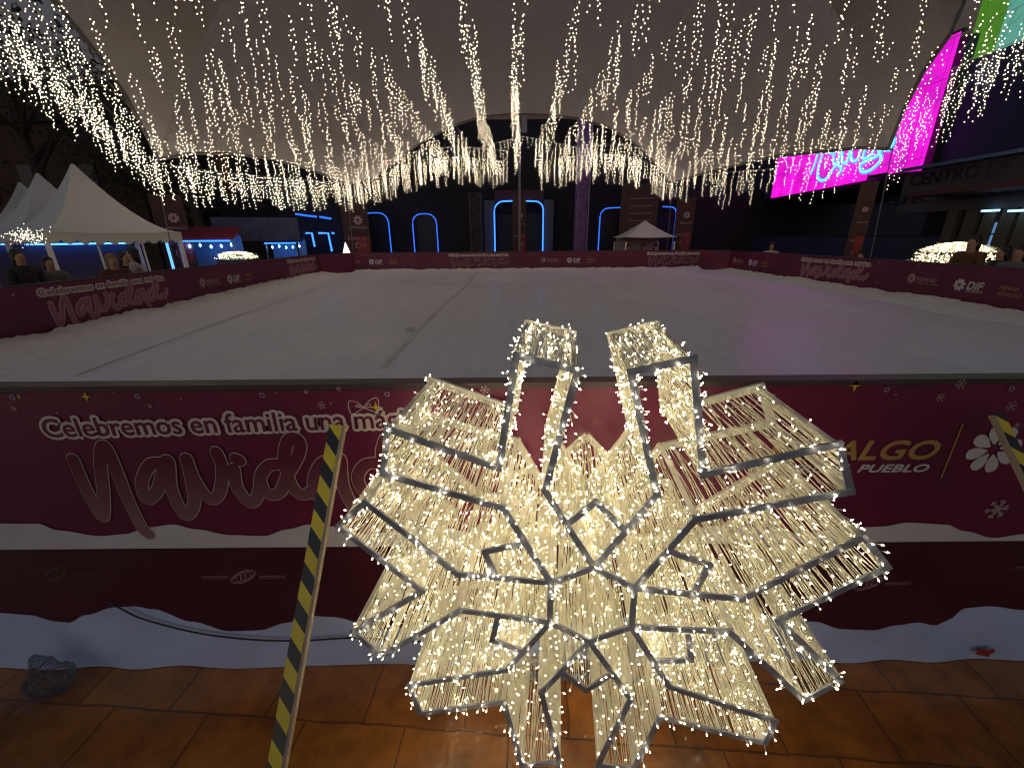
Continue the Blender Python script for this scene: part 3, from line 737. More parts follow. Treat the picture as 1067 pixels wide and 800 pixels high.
light_row([p+V(-.3, -.1, .5) for p in rt], .42, 'inner fringe of icicle lights along the right canopy edge', .35, wander=.2, group='fringe of icicle lights')
light_row([p+V(.35, .2, .6) for p in rt], .20, 'outer fringe of icicle lights along the right canopy edge', .35, wander=.15, group='fringe of icicle lights')

# ------------------------------------------------------------------ LED screen, floodlit mural and the hall on the right
FX = 12.6
def led_mat():
    m, nt, b = nodes('magenta_led_panel')
    tc = nt.nodes.new('ShaderNodeTexCoord'); n_ = nt.nodes.new('ShaderNodeTexNoise'); n_.inputs['Scale'].default_value = 1.1; n_.inputs['Detail'].default_value = 3
    nt.links.new(tc.outputs['Object'], n_.inputs['Vector'])
    cr = nt.nodes.new('ShaderNodeValToRGB'); e = cr.color_ramp.elements
    e[0].position = .35; e[0].color = (.62, .004, .50, 1); e[1].position = .6; e[1].color = (.90, .010, .70, 1)
    nt.links.new(n_.outputs['Fac'], cr.inputs[0]); nt.links.new(cr.outputs[0], b.inputs['Emission Color']); b.inputs['Emission Strength'].default_value = .62
    b.inputs['Base Color'].default_value = (.01, .01, .01, 1)
    sp = nt.nodes.new('ShaderNodeSeparateXYZ'); cb = nt.nodes.new('ShaderNodeCombineXYZ'); nt.links.new(tc.outputs['Object'], sp.inputs[0]); nt.links.new(sp.outputs['Y'], cb.inputs[0]); nt.links.new(sp.outputs['Z'], cb.inputs[1])
    br = nt.nodes.new('ShaderNodeTexBrick'); br.offset = 0; br.inputs['Scale'].default_value = 1; br.inputs['Brick Width'].default_value = .5; br.inputs['Row Height'].default_value = .5; br.inputs['Mortar Size'].default_value = .012
    br.inputs['Color1'].default_value = (1, 1, 1, 1); br.inputs['Color2'].default_value = (.84, .84, .88, 1); br.inputs['Mortar'].default_value = (.45, .45, .45, 1); nt.links.new(cb.outputs[0], br.inputs['Vector'])
    mx = nt.nodes.new('ShaderNodeMix'); mx.data_type = 'RGBA'; mx.blend_type = 'MULTIPLY'; mx.inputs[0].default_value = 1; nt.links.new(cr.outputs[0], mx.inputs[6]); nt.links.new(br.outputs['Color'], mx.inputs[7]); nt.links.new(mx.outputs[2], b.inputs['Emission Color'])
    return m
ledm = led_mat()
ys0 = at(803, 207, X=FX); ys1 = at(903, 188, X=FX-.05); ys2 = at(905, 183, X=FX-.1); ys3 = at(960, 178, X=FX-.15); tp = at(990, 38, X=FX-.15)
zt = tp.z
sr = empty('led_screen', (FX, ys1.y, ys0.z), 'big glowing magenta screen with cyan script on the hall front', 'screen')
o0 = sr.location
m = MB(); m.mi = 0
m.add([ys0-o0, ys1-o0, V(ys1.x, ys1.y, zt)-o0, V(ys0.x, ys0.y, zt)-o0], [(0, 1, 2, 3)]); m.build('display_or_glow_panel', ledm, sr)
m = MB(); m.add([ys2-o0, ys3-o0, V(ys3.x, ys3.y, zt)-o0, V(ys2.x, ys2.y, zt)-o0], [(0, 1, 2, 3)]); m.build('display_or_glow_panel', ledm, sr)
for ya_, yb_, zb1 in ((ys0.y, ys1.y, ys0.z), (ys2.y, ys3.y, ys2.z)):
    m = MB(); x_ = -.06; m.bar(V(x_, ya_, zb1-.04)-V(0, o0.y, o0.z), V(x_, yb_, zb1-.04)-V(0, o0.y, o0.z), .12, .07); m.bar(V(x_, ya_, zt+.04)-V(0, o0.y, o0.z), V(x_, yb_, zt+.04)-V(0, o0.y, o0.z), .12, .07)
    m.build('screen_edge', black, sr)
m = MB(); m.box((.25, (ys0.y+ys3.y)/2-o0.y, (zt-ys0.z)/2), (.3, ys0.y-ys3.y-.04, zt-ys0.z-.1)); m.build('cabinet', black, sr)
fs = Frame(V(FX-.14, ys0.y, 0)-o0, V(0, -1, 0), V(-1, 0, 0))
NEON = [[(845, 181), (849, 172), (853, 160), (860, 157), (867, 160)], [(857, 162), (853, 175), (853, 186), (860, 187.5), (867, 178), (873, 172), (877, 177), (873, 182)],
        [(870, 156), (869, 170), (873, 169), (878, 156), (878, 168), (883, 169), (887, 155), (888, 167), (894, 166), (898, 152)],
        [(903, 153), (900, 165), (908, 162), (913, 152), (917, 159), (918, 167), (908, 177), (899, 179), (897, 172), (905, 167), (915, 162), (923, 150), (932, 134), (930, 131), (924, 137), (920, 152), (928, 156), (933, 145)]]
m1, m2 = MB(), MB()
for j, st in enumerate(NEON):
    P = [Vector((ys0.y-q.y, q.z)) for q in (at(*c_, X=FX-.14) for c_ in st)]
    stroke(m1, fs, P, .075, .004+j*.002, 1e-5); stroke(m2, fs, P, .035, .03+j*.002, 1e-5)
m1.build('neon_glow', emit('cyan_led', (.02, .36, .8), .8), sr); m2.build('neon_script', emit('white_cyan_led', (.25, .8, 1), .75), sr)
# hall
hall = empty('concert_hall', (FX, 14, 0), 'dark concert hall with raised lettering on the right', 'building')
H0 = V(FX, 14, 0)
slate = mat('slate_cladding', (.060, .055, .075), .7, var=.3, scale=.8)
m = MB(); m.box((4.2, -1, 1.0), (8, 26, 2.0)); m.box((4.35, -1, 5.2), (8, 26, 2.9)); m.build('wall', mat('hall_wall', (.025, .032, .085), .8, var=.3), hall)
zf0 = at(1067, 215, X=FX).z; zf1 = at(1067, 160, X=FX).z
m = MB(); m.box((.18, -5.4, (zf0+zf1)/2), (.3, 12, zf1-zf0)); m.build('fascia', slate, hall)
m = MB(); m.box((.05, -5.4, zf1+.05), (.6, 12, .09)); m.build('roof_edge', mat('pale_blue_metal', (.10, .18, .34), .4, .4), hall)
ff = Frame(V(.03, 0, 0), V(0, -1, 0), V(-1, 0, 0))
lettm = mat('dark_relief_letter', (.014, .012, .018), .35)
m = MB(); 
ya = 14-at(945, 200, X=FX).y; yb = 14-at(1067, 180, X=FX).y
text_on(m, ff, 'CENTRO DE', ya, at(1010, 186, X=FX).z, (yb-ya)*.9, .26*1.35, off=.01, d=.02)
text_on(m, ff, 'ESPECTÁCULOS', ya-.6, at(1010, 207, X=FX).z, (yb-ya)*1.3, .24*1.35, off=.008, d=.02)
m.build('facade_lettering', lettm, hall)
# lit shop windows and door frames under the fascia
wl = emit('cool_lit_window', (.18, .38, .75), .28)
for pxa, pxb, pya, pyb in ((1029, 1041, 232, 262), (1058, 1085, 232, 252)):
    a = 14-at(pxa, 240, X=FX).y; b_ = 14-at(pxb, 240, X=FX).y; z0, z1 = at(pxa, pyb, X=FX).z, at(pxa, pya, X=FX).z
    m = MB(); m.box((.16, -(a+b_)/2, (z0+z1)/2), (.08, b_-a, z1-z0)); w = m.build('window', wl, hall)
    m = MB(); m.box((.10, -(a+b_)/2, (z0+z1)/2), (.05, .05, z1-z0)); m.box((.098, -(a+b_)/2, z0+(z1-z0)*.6), (.05, b_-a, .04)); m.build('glazing_bar', black, w)
for pxa, pxb, py in ((1028, 1044, 220), (1056, 1090, 220)):
    a = 14-at(pxa, py, X=FX).y; b_ = 14-at(pxb, py, X=FX).y; z = at(pxa, py, X=FX).z
    m = MB(); m.box((-.1, -(a+b_)/2, z), (.1, b_-a, .05)); m.build('strip_light', emit('cool_tube', (.35, .7, 1), 1.2), hall)
for i in range(5):
    m = MB(); y_ = 14-at(985+i*19, 240, X=FX).y; m.box((.13, -y_, 2.2), (.14, .3, 2.1)); m.build('pilaster', mat('ochre_pilaster', (.07, .065, .05), .8), hall)
m = MB(); m.box((-.4, -4.2, 3.15), (1.4, 6.5, .12)); m.build('awning', mat('maroon_awning', (.05, .012, .02), .7), hall)
# floodlit mural, top right: the floodlight is put in as glowing panels
tw = empty('floodlit_mural', (15.5, 11.4, 0), 'tall floodlit mural above the hall roof, its green and aqua light built as glow', 'screen')
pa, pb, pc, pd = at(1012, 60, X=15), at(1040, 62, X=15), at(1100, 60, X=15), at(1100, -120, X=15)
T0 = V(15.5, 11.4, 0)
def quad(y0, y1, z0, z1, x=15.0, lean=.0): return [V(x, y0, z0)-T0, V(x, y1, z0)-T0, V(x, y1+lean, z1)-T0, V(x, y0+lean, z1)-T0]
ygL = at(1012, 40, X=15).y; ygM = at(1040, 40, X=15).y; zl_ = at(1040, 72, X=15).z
m = MB(); m.add(quad(ygL, ygM, zl_, 14), [(0, 1, 2, 3)]); m.build('display_or_glow_panel', emit('green_mural_glow', (.05, .16, .012), .6), tw)
m = MB(); m.add(quad(ygM, ygM-5, zl_, 14), [(0, 1, 2, 3)]); m.build('display_or_glow_panel', emit('aqua_mural_glow', (.08, .28, .22), .6), tw)
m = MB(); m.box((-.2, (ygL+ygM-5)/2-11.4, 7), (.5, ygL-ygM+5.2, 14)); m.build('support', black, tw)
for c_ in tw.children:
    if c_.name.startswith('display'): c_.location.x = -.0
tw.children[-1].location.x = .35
# dark blue side wall behind, enlarged to cover the sky
m = MB(); m.box((0, 0, 6), (22, 1, 12)); bb = m.build('backstage_wall', mat('blue_black_panel', (.012, .018, .05), .7), None, loc=(24, 28, 0))
tag(bb, 'dark blue panelled wall standing behind the pink screen, enlarged to cover the sky', 'wall')

# ------------------------------------------------------------------ arcade with blue outlined arches at the far end
ar = empty('arcade_building', (0, 22.3, 0), 'long dark building with blue outlined arched openings beyond the rink', 'building')
m = MB(); m.box((0, 3.2, 2.1), (30, 5, 4.2)); m.box((-2, 5, 6.0), (26, 5, 3.7)); m.build('wall', darkwall, ar)  # upper block added to hide the brightened sky above the arcade
AY = 22.0
def arch_led(pl, pr, pyt, pyb, side='both', name='arch_outline', r=.028, mt=None):
    a, b_ = at(pl, pyt+6, Y=AY), at(pr, pyt+6, Y=AY); zt_ = at((pl+pr)/2, pyt, Y=AY).z; x0, x1 = a.x, b_.x; w = x1-x0; cr_ = min(.45, w*.4)
    P = []
    if side in ('both', 'left'): P += [V(x0, 0, .9), V(x0, 0, zt_-cr_)]+[V(x0+cr_-cr_*math.cos(t), 0, zt_-cr_+cr_*math.sin(t)) for t in (.4, .8, 1.2, 1.57)]
    if side == 'left': P += [V(x1, 0, zt_+.02)]
    if side in ('both', 'right'):
        if side == 'right': P += [V(x0, 0, zt_+.02)]
        P += [V(x1-cr_+cr_*math.cos(t), 0, zt_-cr_+cr_*math.sin(t)) for t in (1.57, 1.2, .8, .4)]+[V(x1, 0, zt_-cr_), V(x1, 0, .9)]
    P = [p+V(0, -.4, 0) for p in P]
    m = MB(); m.tube(P, r, 6); o = m.build(name, mt or blue_led, ar, loc=V(0, 0, 0)); return o
arch_led(378, 405, 222, 265); arch_led(430, 455, 223, 265)
arch_led(515, 539, 210, 265, 'left', r=.036, mt=blue_led_w); arch_led(545, 566, 210, 265, 'right', r=.036, mt=blue_led_w)
arch_led(625, 646, 217, 262, 'left'); arch_led(689, 704, 216, 262, 'right')
gatem = mat('gate_plaster', (.09, .085, .09), .8, var=.2, scale=1)
for px, w_ in ((510, .55), (572, .5)):
    m = MB(); x_ = at(px, 230, Y=21.8).x; m.box((x_, .1, 1.9), (w_, .5, 3.8)); m.build('gate_pillar', gatem, ar)
m = MB(); x_ = at(541, 200, Y=21.8).x; m.box((x_, .05, 4.0), (2.4, .4, .5)); m.build('lintel', mat('maroon_paint', (.05, .01, .02), .7), ar)
for px in (391, 442, 528, 555, 636, 697):
    m = MB(); x_ = at(px, 240, Y=22).x; m.box((x_, .66, 1.6), (1.0, .12, 3.2)); m.build('door_recess', mat('door_black', (.006, .006, .008), .6), ar)

def pylon(px, pyt, Y_, w, label, lean=0, stripes=False):
    t = at(px, pyt, Y=Y_); r = empty('banner_pylon', (t.x, Y_, 0), label, 'banner', 'printed banner pylons')
    rot = math.atan2(t.x, Y_); r.rotation_euler = (0, 0, -rot)
    H = t.z; m = MB(); m.box((0, 0, H/2), (w, .35, H)); m.build('banner_sheet', mat('pylon_vinyl', (.042, .010, .012), .6, var=.3, scale=1), r)
    if stripes:
        m = MB()
        for i in range(8): m.box((.1, -.18, 1.5+i*.32), (w*.62, .03, .05))
        m.build('slat', mat('mauve_slat', (.16, .09, .17), .7), r); return r
    f = Frame((0, -.176, 0), (1, 0, 0), (0, -1, 0)); m = MB(); petals(m, f, w*.1, H*.80, w*.18, .004); text_on(m, f, 'HIDALGO', -w*.2, H*.70, w*.62, d=.004)
    text_on(m, f, 'FAMILIA', -w*.35, H*.56, w*.7, d=.004); text_on(m, f, 'DIF', -w*.1, H*.46, w*.45, d=.004, off=.004); m.build('logo_print', faint, r)
    m = MB(); m.box((w*.18, -.178, H*.5), (w*.5, .004, H*.2)); m.build('red_patch', mat('red_print', (.22, .015, .02), .6), r)
    return r
pylon(368, 212, 20.5, 1.15, 'maroon banner pylon beside the leftmost blue arch')
pylon(716, 206, 20.5, .80, 'maroon banner pylon right of the small white gazebo')
pylon(668, 192, 21.2, 1.7, 'wide dark red pylon standing behind the small white gazebo', stripes=True)
pylon(541, 206, 20.0, .60, 'narrow brown signboard standing in front of the middle gate')
pylon(907, 190, 12.2, .38, 'slim red banner pylon near the pink screen')
pylon(171, 203, 14.5, .85, 'orange brown pylon standing behind the nearest pagoda tent')
# masts and trusses
def truss(px, pyt, Y_, w, m_, label, sh=(.17, .09, .26)):
    t = at(px, pyt, Y=Y_); H = t.z; r = empty('truss_tower', (t.x, Y_, 0), label, 'truss tower', 'truss towers')
    m = MB(); hw = w/2
    for sx in (-1, 1):
        for sy in (-1, 1): m.tube([V(sx*hw, sy*hw, 0), V(sx*hw, sy*hw, H)], .03, 5)
    m.build('chords', m_, r); m = MB(); k = int(H/(w*.9))
    for i in range(k):
        z0, z1 = H*i/k, H*(i+1)/k; s_ = 1 if i % 2 else -1
        for sy in (-1, 1): m.tube([V(-hw*s_, sy*hw, z0), V(hw*s_, sy*hw, z1)], .018, 4, False); m.tube([V(-hw, sy*hw, z1), V(hw, sy*hw, z1)], .018, 4, False)
        for sx in (-1, 1): m.tube([V(sx*hw, -hw*s_, z0), V(sx*hw, hw*s_, z1)], .018, 4, False)
    m.build('lattice', m_, r)
    m = MB(); m.box((0, 0, .03), (w*1.8, w*1.8, .06)); m.build('base_plate', m_, r)
    m = MB(); m.box((0, hw*.2, H/2), (w*.7, .05, H-.2)); m.build('shroud', mat('shroud%d' % px, sh, .7, var=.5, scale=4), r)
truss(611, 112, 20.5, .52, mat('purple_lit_truss', (.20, .12, .32), .5), 'tall purple lit truss tower right of the mast')  # purple light on the tower is put into truss and shroud colour
truss(495, 202, 20.8, .5, mat('dim_truss', (.05, .035, .06), .5), 'dim truss tower left of the middle gate', (.03, .02, .035))
mp_ = at(545, 126, Y=19.5); m = MB(); m.tube([V(mp_.x-.15, 19.5, 0), V(mp_.x-.15, 19.5, mp_.z+.1)], [.08, .05], 8)
mr = empty('mast', (0, 0, 0), 'thin steel mast rising in the middle of the far end', 'mast'); m.build('pole', gm, mr); m = MB(); m.box((mp_.x+.05, 19.45, mp_.z-.15), (.22, .25, .55)); m.build('loudspeaker', mat('grey_speaker', (.22, .21, .24), .6), mr)

# small gazebo
gz = at(672, 230, Y=19.2); gl, gr_ = at(647, 252, Y=18.6), at(700, 242, Y=18.6)
g0 = empty('gazebo', (gz.x, 19.2, 0), 'small white pop up gazebo beside the far barrier', 'tent')
def roof(mb_, hw, ez, pz, k=10, concave=1.7):
    rings = []
    for i in range(k+1):
        t = i/k; w_ = hw*(1-t)+.02; z = ez+(pz-ez)*(t**concave); ring = []
        for a, b_ in ((-1, -1), (1, -1), (1, 1), (-1, 1)):
            c, d = {(-1, -1): (1, -1), (1, -1): (1, 1), (1, 1): (-1, 1), (-1, 1): (-1, -1)}[(a, b_)]
            for q in range(8):
                u = q/8; sag = -.05*hw*math.sin(math.pi*u)*(1-t)*.6
                ring.append(V((a+(c-a)*u)*w_, (b_+(d-b_)*u)*w_, z+sag))
        rings.append(ring)
    n_ = 32
    for i in range(k):
        for j in range(n_): mb_.add([rings[i][j], rings[i][(j+1) % n_], rings[i+1][(j+1) % n_], rings[i+1][j]], [(0, 1, 2, 3)])
    mb_.poly(rings[-1]); return rings[0]
hw = (gr_.x-gl.x)/2
m = MB(); roof(m, hw, (gl.z+gr_.z)/2, gz.z, concave=1.3); m.build('roof', tentm, g0, smooth=True)
m = MB()
for a in (-1, 1):
    for b_ in (-1, 1): m2_ = MB(); m2_.bar(V(a*hw*.95, b_*hw*.95, 0), V(a*hw*.95, b_*hw*.95, gl.z), .05, .05, V(0, 1, 0)); m2_.build('leg', mat('white_pole', (.82, .82, .85), .4), g0)
m = MB(); m.box((0, hw*.9, 1.2), (hw*1.8, .02, 1.6)); m.build('side_wall', mat('lilac_sheet', (.34, .28, .42), .8), g0)

# ------------------------------------------------------------------ pagoda tents on the left
def scallop(mb_, hw, ez, h):
    for a, b_, c, d in ((-1, -1, 1, -1), (1, -1, 1, 1), (1, 1, -1, 1), (-1, 1, -1, -1)):
        k = 80; T, B = [], []
        for i in range(k+1):
            u = i/k; p = V((a+(c-a)*u)*(hw+.012), (b_+(d-b_)*u)*(hw+.012), ez-.05*hw*math.sin(math.pi*u)*.6); T.append(p)
            B.append(p-V(0, 0, h*.65+h*.35*abs(math.sin(u*math.pi*10))))
        for i in range(k): mb_.add([T[i], B[i], B[i+1], T[i+1]], [(0, 1, 2, 3)])
TR = math.atan2(.88, .47)
def tent(x, y, peak, label, hw=1.36, ez=2.3, inside=True):
    r = empty('pagoda_tent', (x, y, 0), label, 'tent', 'white pagoda tents', TR-math.pi/2-.0)
    m = MB(); roof(m, hw, ez, peak, 14, 1.75); m.build('roof', tentm, r, smooth=True)
    m = MB(); scallop(m, hw, ez, .26); m.build('valance', tentm, r)
    for a in (-1, 1):
        for b_ in (-1, 1): m = MB(); m.bar(V(a*hw*.97, b_*hw*.97, 0), V(a*hw*.97, b_*hw*.97, ez), .085, .085, V(0, 1, 0)); m.build('leg', mat('white_pole', (.82, .82, .85), .4), r)
    for b_ in (-.33, .33): m = MB(); m.bar(V(hw*.95, b_*hw*2*.5, 0), V(hw*.95, b_*hw, ez), .035, .035, V(0, 1, 0)); m.build('slim_pole', mat('white_pole', (.82, .82, .85), .4), r)
    m = MB(); m.box((-hw*.93, 0, 1.4), (.03, hw*1.86, 1.7)); m.build('back_wall', mat('mauve_sheet', (.13, .09, .15), .8), r)
    m = MB(); m.tube([V(-hw*.8, -hw*.8, ez-.28), V(-hw*.8, hw*.8, ez-.28)], .02, 5); m.build('led_tube', emit('dim_blue_led', (.05, .28, 1), 3), r)
    m = MB(); m.tube([V(hw*.80, hw*.80, .9), V(hw*.80, hw*.80, ez-.2)], .035, 6); m.build('led_tube', emit('soft_blue_tube', (.10, .32, 1), 1.1), r)
    m = MB(); m.box((hw*.4, 0, .93), (.5, hw*1.6, .06)); m.box((hw*.62, 0, .5), (.03, hw*1.6, .84)); m.build('counter', mat('pale_counter', (.35, .34, .36), .7), r)
    return r
tent(-11.0, 11.65, 3.92, 'largest white pagoda tent, nearest to the rink corner')
tent(-13.45, 13.1, 3.92, 'middle white pagoda tent of the row of three')
tent(-16.3, 15.2, 3.95, 'farthest and smallest looking white pagoda tent')
# lit cluster at tent corner
m = MB(); c = at(28, 246, X=-10.0)
mk = empty('light_net', c, 'small net of warm lights tied at the tent corner', 'string lights')
mw = MB()
for i in range(130): p = V(R.gauss(0, .05), R.gauss(0, .20), R.gauss(0, .08)); m.octa(p, V(0, 0, 1), .008, .006); mw.tube([p, p+V(R.uniform(-.05, .05), R.uniform(-.1, .1), .04)], .002, 3, False)
m.build('bulbs', emit('soft_led', (1, .86, .66), 5), mk); mw.build('net', wire_d, mk)

# stalls with blue light
def stall(x, y, rz, w, d_, h, roofm, label, lamp=True):
    r = empty('market_stall', (x, y, 0), label, 'stall', 'market stalls', rz)
    m = MB(); m.add([V(-w/2-.1, -d_/2-.2, h-.15), V(w/2+.1, -d_/2-.2, h-.15), V(w/2+.1, d_/2, h+.2), V(-w/2-.1, d_/2, h+.2), V(-w/2-.1, -d_/2-.2, h-.22), V(w/2+.1, -d_/2-.2, h-.22), V(w/2+.1, d_/2, h+.13), V(-w/2-.1, d_/2, h+.13)], [(0, 1, 2, 3), (7, 6, 5, 4), (0, 4, 5, 1), (1, 5, 6, 2), (2, 6, 7, 3), (3, 7, 4, 0)]); m.build('awning', roofm, r)
    m = MB(); m.box((0, d_/2-.03, h/2), (w, .04, h-.1)); m.build('back_wall', mat('stall_back', (.10, .16, .30), .6), r)
    m = MB(); m.box((0, -d_/2+.1, 1.0), (w, .5, .06)); m.box((0, -d_/2-.1, .5), (w, .04, .95)); m.build('counter', mat('stall_counter', (.12, .12, .14), .7), r)
    for a in (-1, 1):
        for b_ in (-1, 1): m = MB(); m.bar(V(a*w/2, b_*d_/2, 0), V(a*w/2, b_*d_/2, h-.1), .05, .05, V(0, 1, 0)); m.build('leg', steel, r)
    if lamp:
        for q in range(5): m = MB(); c = V(-w*.4+w*.2*q, -d_*.1, h-.42+.03*math.sin(q*2)); m.octa(c, V(0, 0, 1), .06, .05); m.build('lamp', emit('blue_white_lamp', (.10, .38, 1), 26), r)
        m = MB(); m.tube([V(-w*.5, -d_/2-.22, h-.26), V(w*.5, -d_/2-.22, h-.26)], .025, 5); m.build('led_tube', blue_led_w, r)
    return r
p = at(218, 262, Y=14.6); stall(p.x, 14.8, .35, 1.5, 1.2, 2.32, mat('red_awning', (.20, .01, .03), .7), 'small stall with red awning and bright blue lamps')
p = at(297, 262, Y=18.4); stall(p.x, 18.6, .3, 1.3, 1.2, 2.2, mat('navy_awning', (.015, .02, .08), .7), 'stall with navy awning and turquoise blue lighting')
# grey blue signboard
p = at(268, 240, Y=17); sb = empty('signboard', (p.x, 17, 0), 'faded blue grey signboard between the two blue stalls', 'sign', None, .35)
m = MB(); m.box((0, 0, at(262, 239, Y=17).z), (2.9, .08, .85)); m.build('board', mat('blue_grey_board', (.055, .06, .12), .7, var=.5, scale=3), sb)
for a in (-1, 1): m = MB(); m.bar(V(a*1.3, .08, 0), V(a*1.3, .08, 2.1), .07, .07, V(0, 1, 0)); m.build('leg', black, sb)
# blue outlined pavilion
pv = empty('pavilion', (0, 0, 0), 'dark pavilion with short blue neon outlines', 'building')
PY = 20.5
c0, c1 = at(300, 240, Y=PY+.4), at(352, 240, Y=PY+.4)
m = MB(); m.box(((c0.x+c1.x)/2, PY+1.6, 1.8), (c1.x-c0.x+.8, 2.2, 3.6)); m.build('wall', darkwall, pv)
for P in (((308, 223), (321, 225)), ((322, 225), (330, 226)), ((333, 226), (345, 228)), ((298, 243), (310, 243), (314, 255)), ((318, 243), (325, 243), (328, 257)), ((332, 243), (342, 243), (346, 262)), ((346, 243), (348, 243))):
    m = MB(); m.tube([at(*q, Y=PY) for q in P], .045, 5); m.build('neon_line', blue_led_w if P[0][1] > 230 else blue_led, pv)

# light mounds (low domes wrapped in lights) and the small light tree
def mound(x, y, w, d_, h, nbulb, label, z0=.9):
    r = empty('light_mound', (x, y, 0), label, 'light decoration', 'light mounds')
    m = MB(); m.box((0, 0, z0/2), (w*.9, d_*.9, z0)); m.build('plinth', black, r)
    m, w_ = MB(), MB()
    for i in range(nbulb):
        u, v = R.uniform(-1, 1), R.uniform(-1, 1); hh = h*(1-.55*max(abs(u), abs(v))**2.2); f = R.random()
        q = V(u*w/2*(1.0), v*d_/2, z0+hh*(.25+.75*(1 if max(abs(u), abs(v)) < .85 else f)))
        m.octa(q, V(R.uniform(-1, 1), R.uniform(-1, 1), 1), .02, .014)
        q2 = q+V(R.uniform(-.15, .15), R.uniform(-.15, .15), R.uniform(-.06, .02)); w_.tube([q, q2], .006, 3, False)
    wr = w_.build('string_wires', wirem, r); m.build('bulbs', emit('mound_led', (1, .84, .50), 2.6), r)
p = at(985, 268, X=9.6); mound(9.9, p.y+.1, 1.0, 1.05, .48, 900, 'bright mound of warm lights behind the right barrier', z0=1.42)
p = at(247, 270, Y=13.4); mound(p.x, 13.4, 1.0, .6, .22, 350, 'low bright box of warm lights beyond the left barrier', z0=1.52)
p = at(361, 262, Y=18.6)
lt = empty('light_tree', (p.x, 18.6, 0), 'tiny white glowing cone tree beside the maroon pylon', 'light decoration')
m = MB(); m.tube([V(0, 0, 1.35), V(0, 0, 1.55), V(0, 0, 1.95)], [.24, .15, .01], 8); m.build('cone', emit('cone_glow', (1, .9, .72), .9), lt); m = MB(); m.box((0, 0, .7), (.5, .5, 1.3)); m.build('plinth', black, lt)

# ------------------------------------------------------------------ people
def skin_obj(name, chain, edges, m, parent, lv=2):
    me = bpy.data.meshes.new(name); me.from_pydata([c[0] for c in chain], edges, []); o = bpy.data.objects.new(name, me); COL.objects.link(o)
    md = o.modifiers.new('skin', 'SKIN'); sv = me.skin_vertices[0].data
    for i, c in enumerate(chain): sv[i].radius = c[1] if isinstance(c[1], tuple) else (c[1], c[1])
    sv[0].use_root = True
    s2 = o.modifiers.new('sub', 'SUBSURF'); s2.levels = lv; s2.render_levels = lv
    bpy.context.view_layer.update(); dg = bpy.context.evaluated_depsgraph_get()
    me2 = bpy.data.meshes.new_from_object(o.evaluated_get(dg)); bpy.data.objects.remove(o)
    me2.materials.clear(); me2.materials.append(m)
    me2.polygons.foreach_set('use_smooth', [True]*len(me2.polygons))
    o2 = bpy.data.objects.new(name, me2); COL.objects.link(o2); o2.parent = parent; return o2
skinm = mat('skin', (.42, .24, .16), .5)
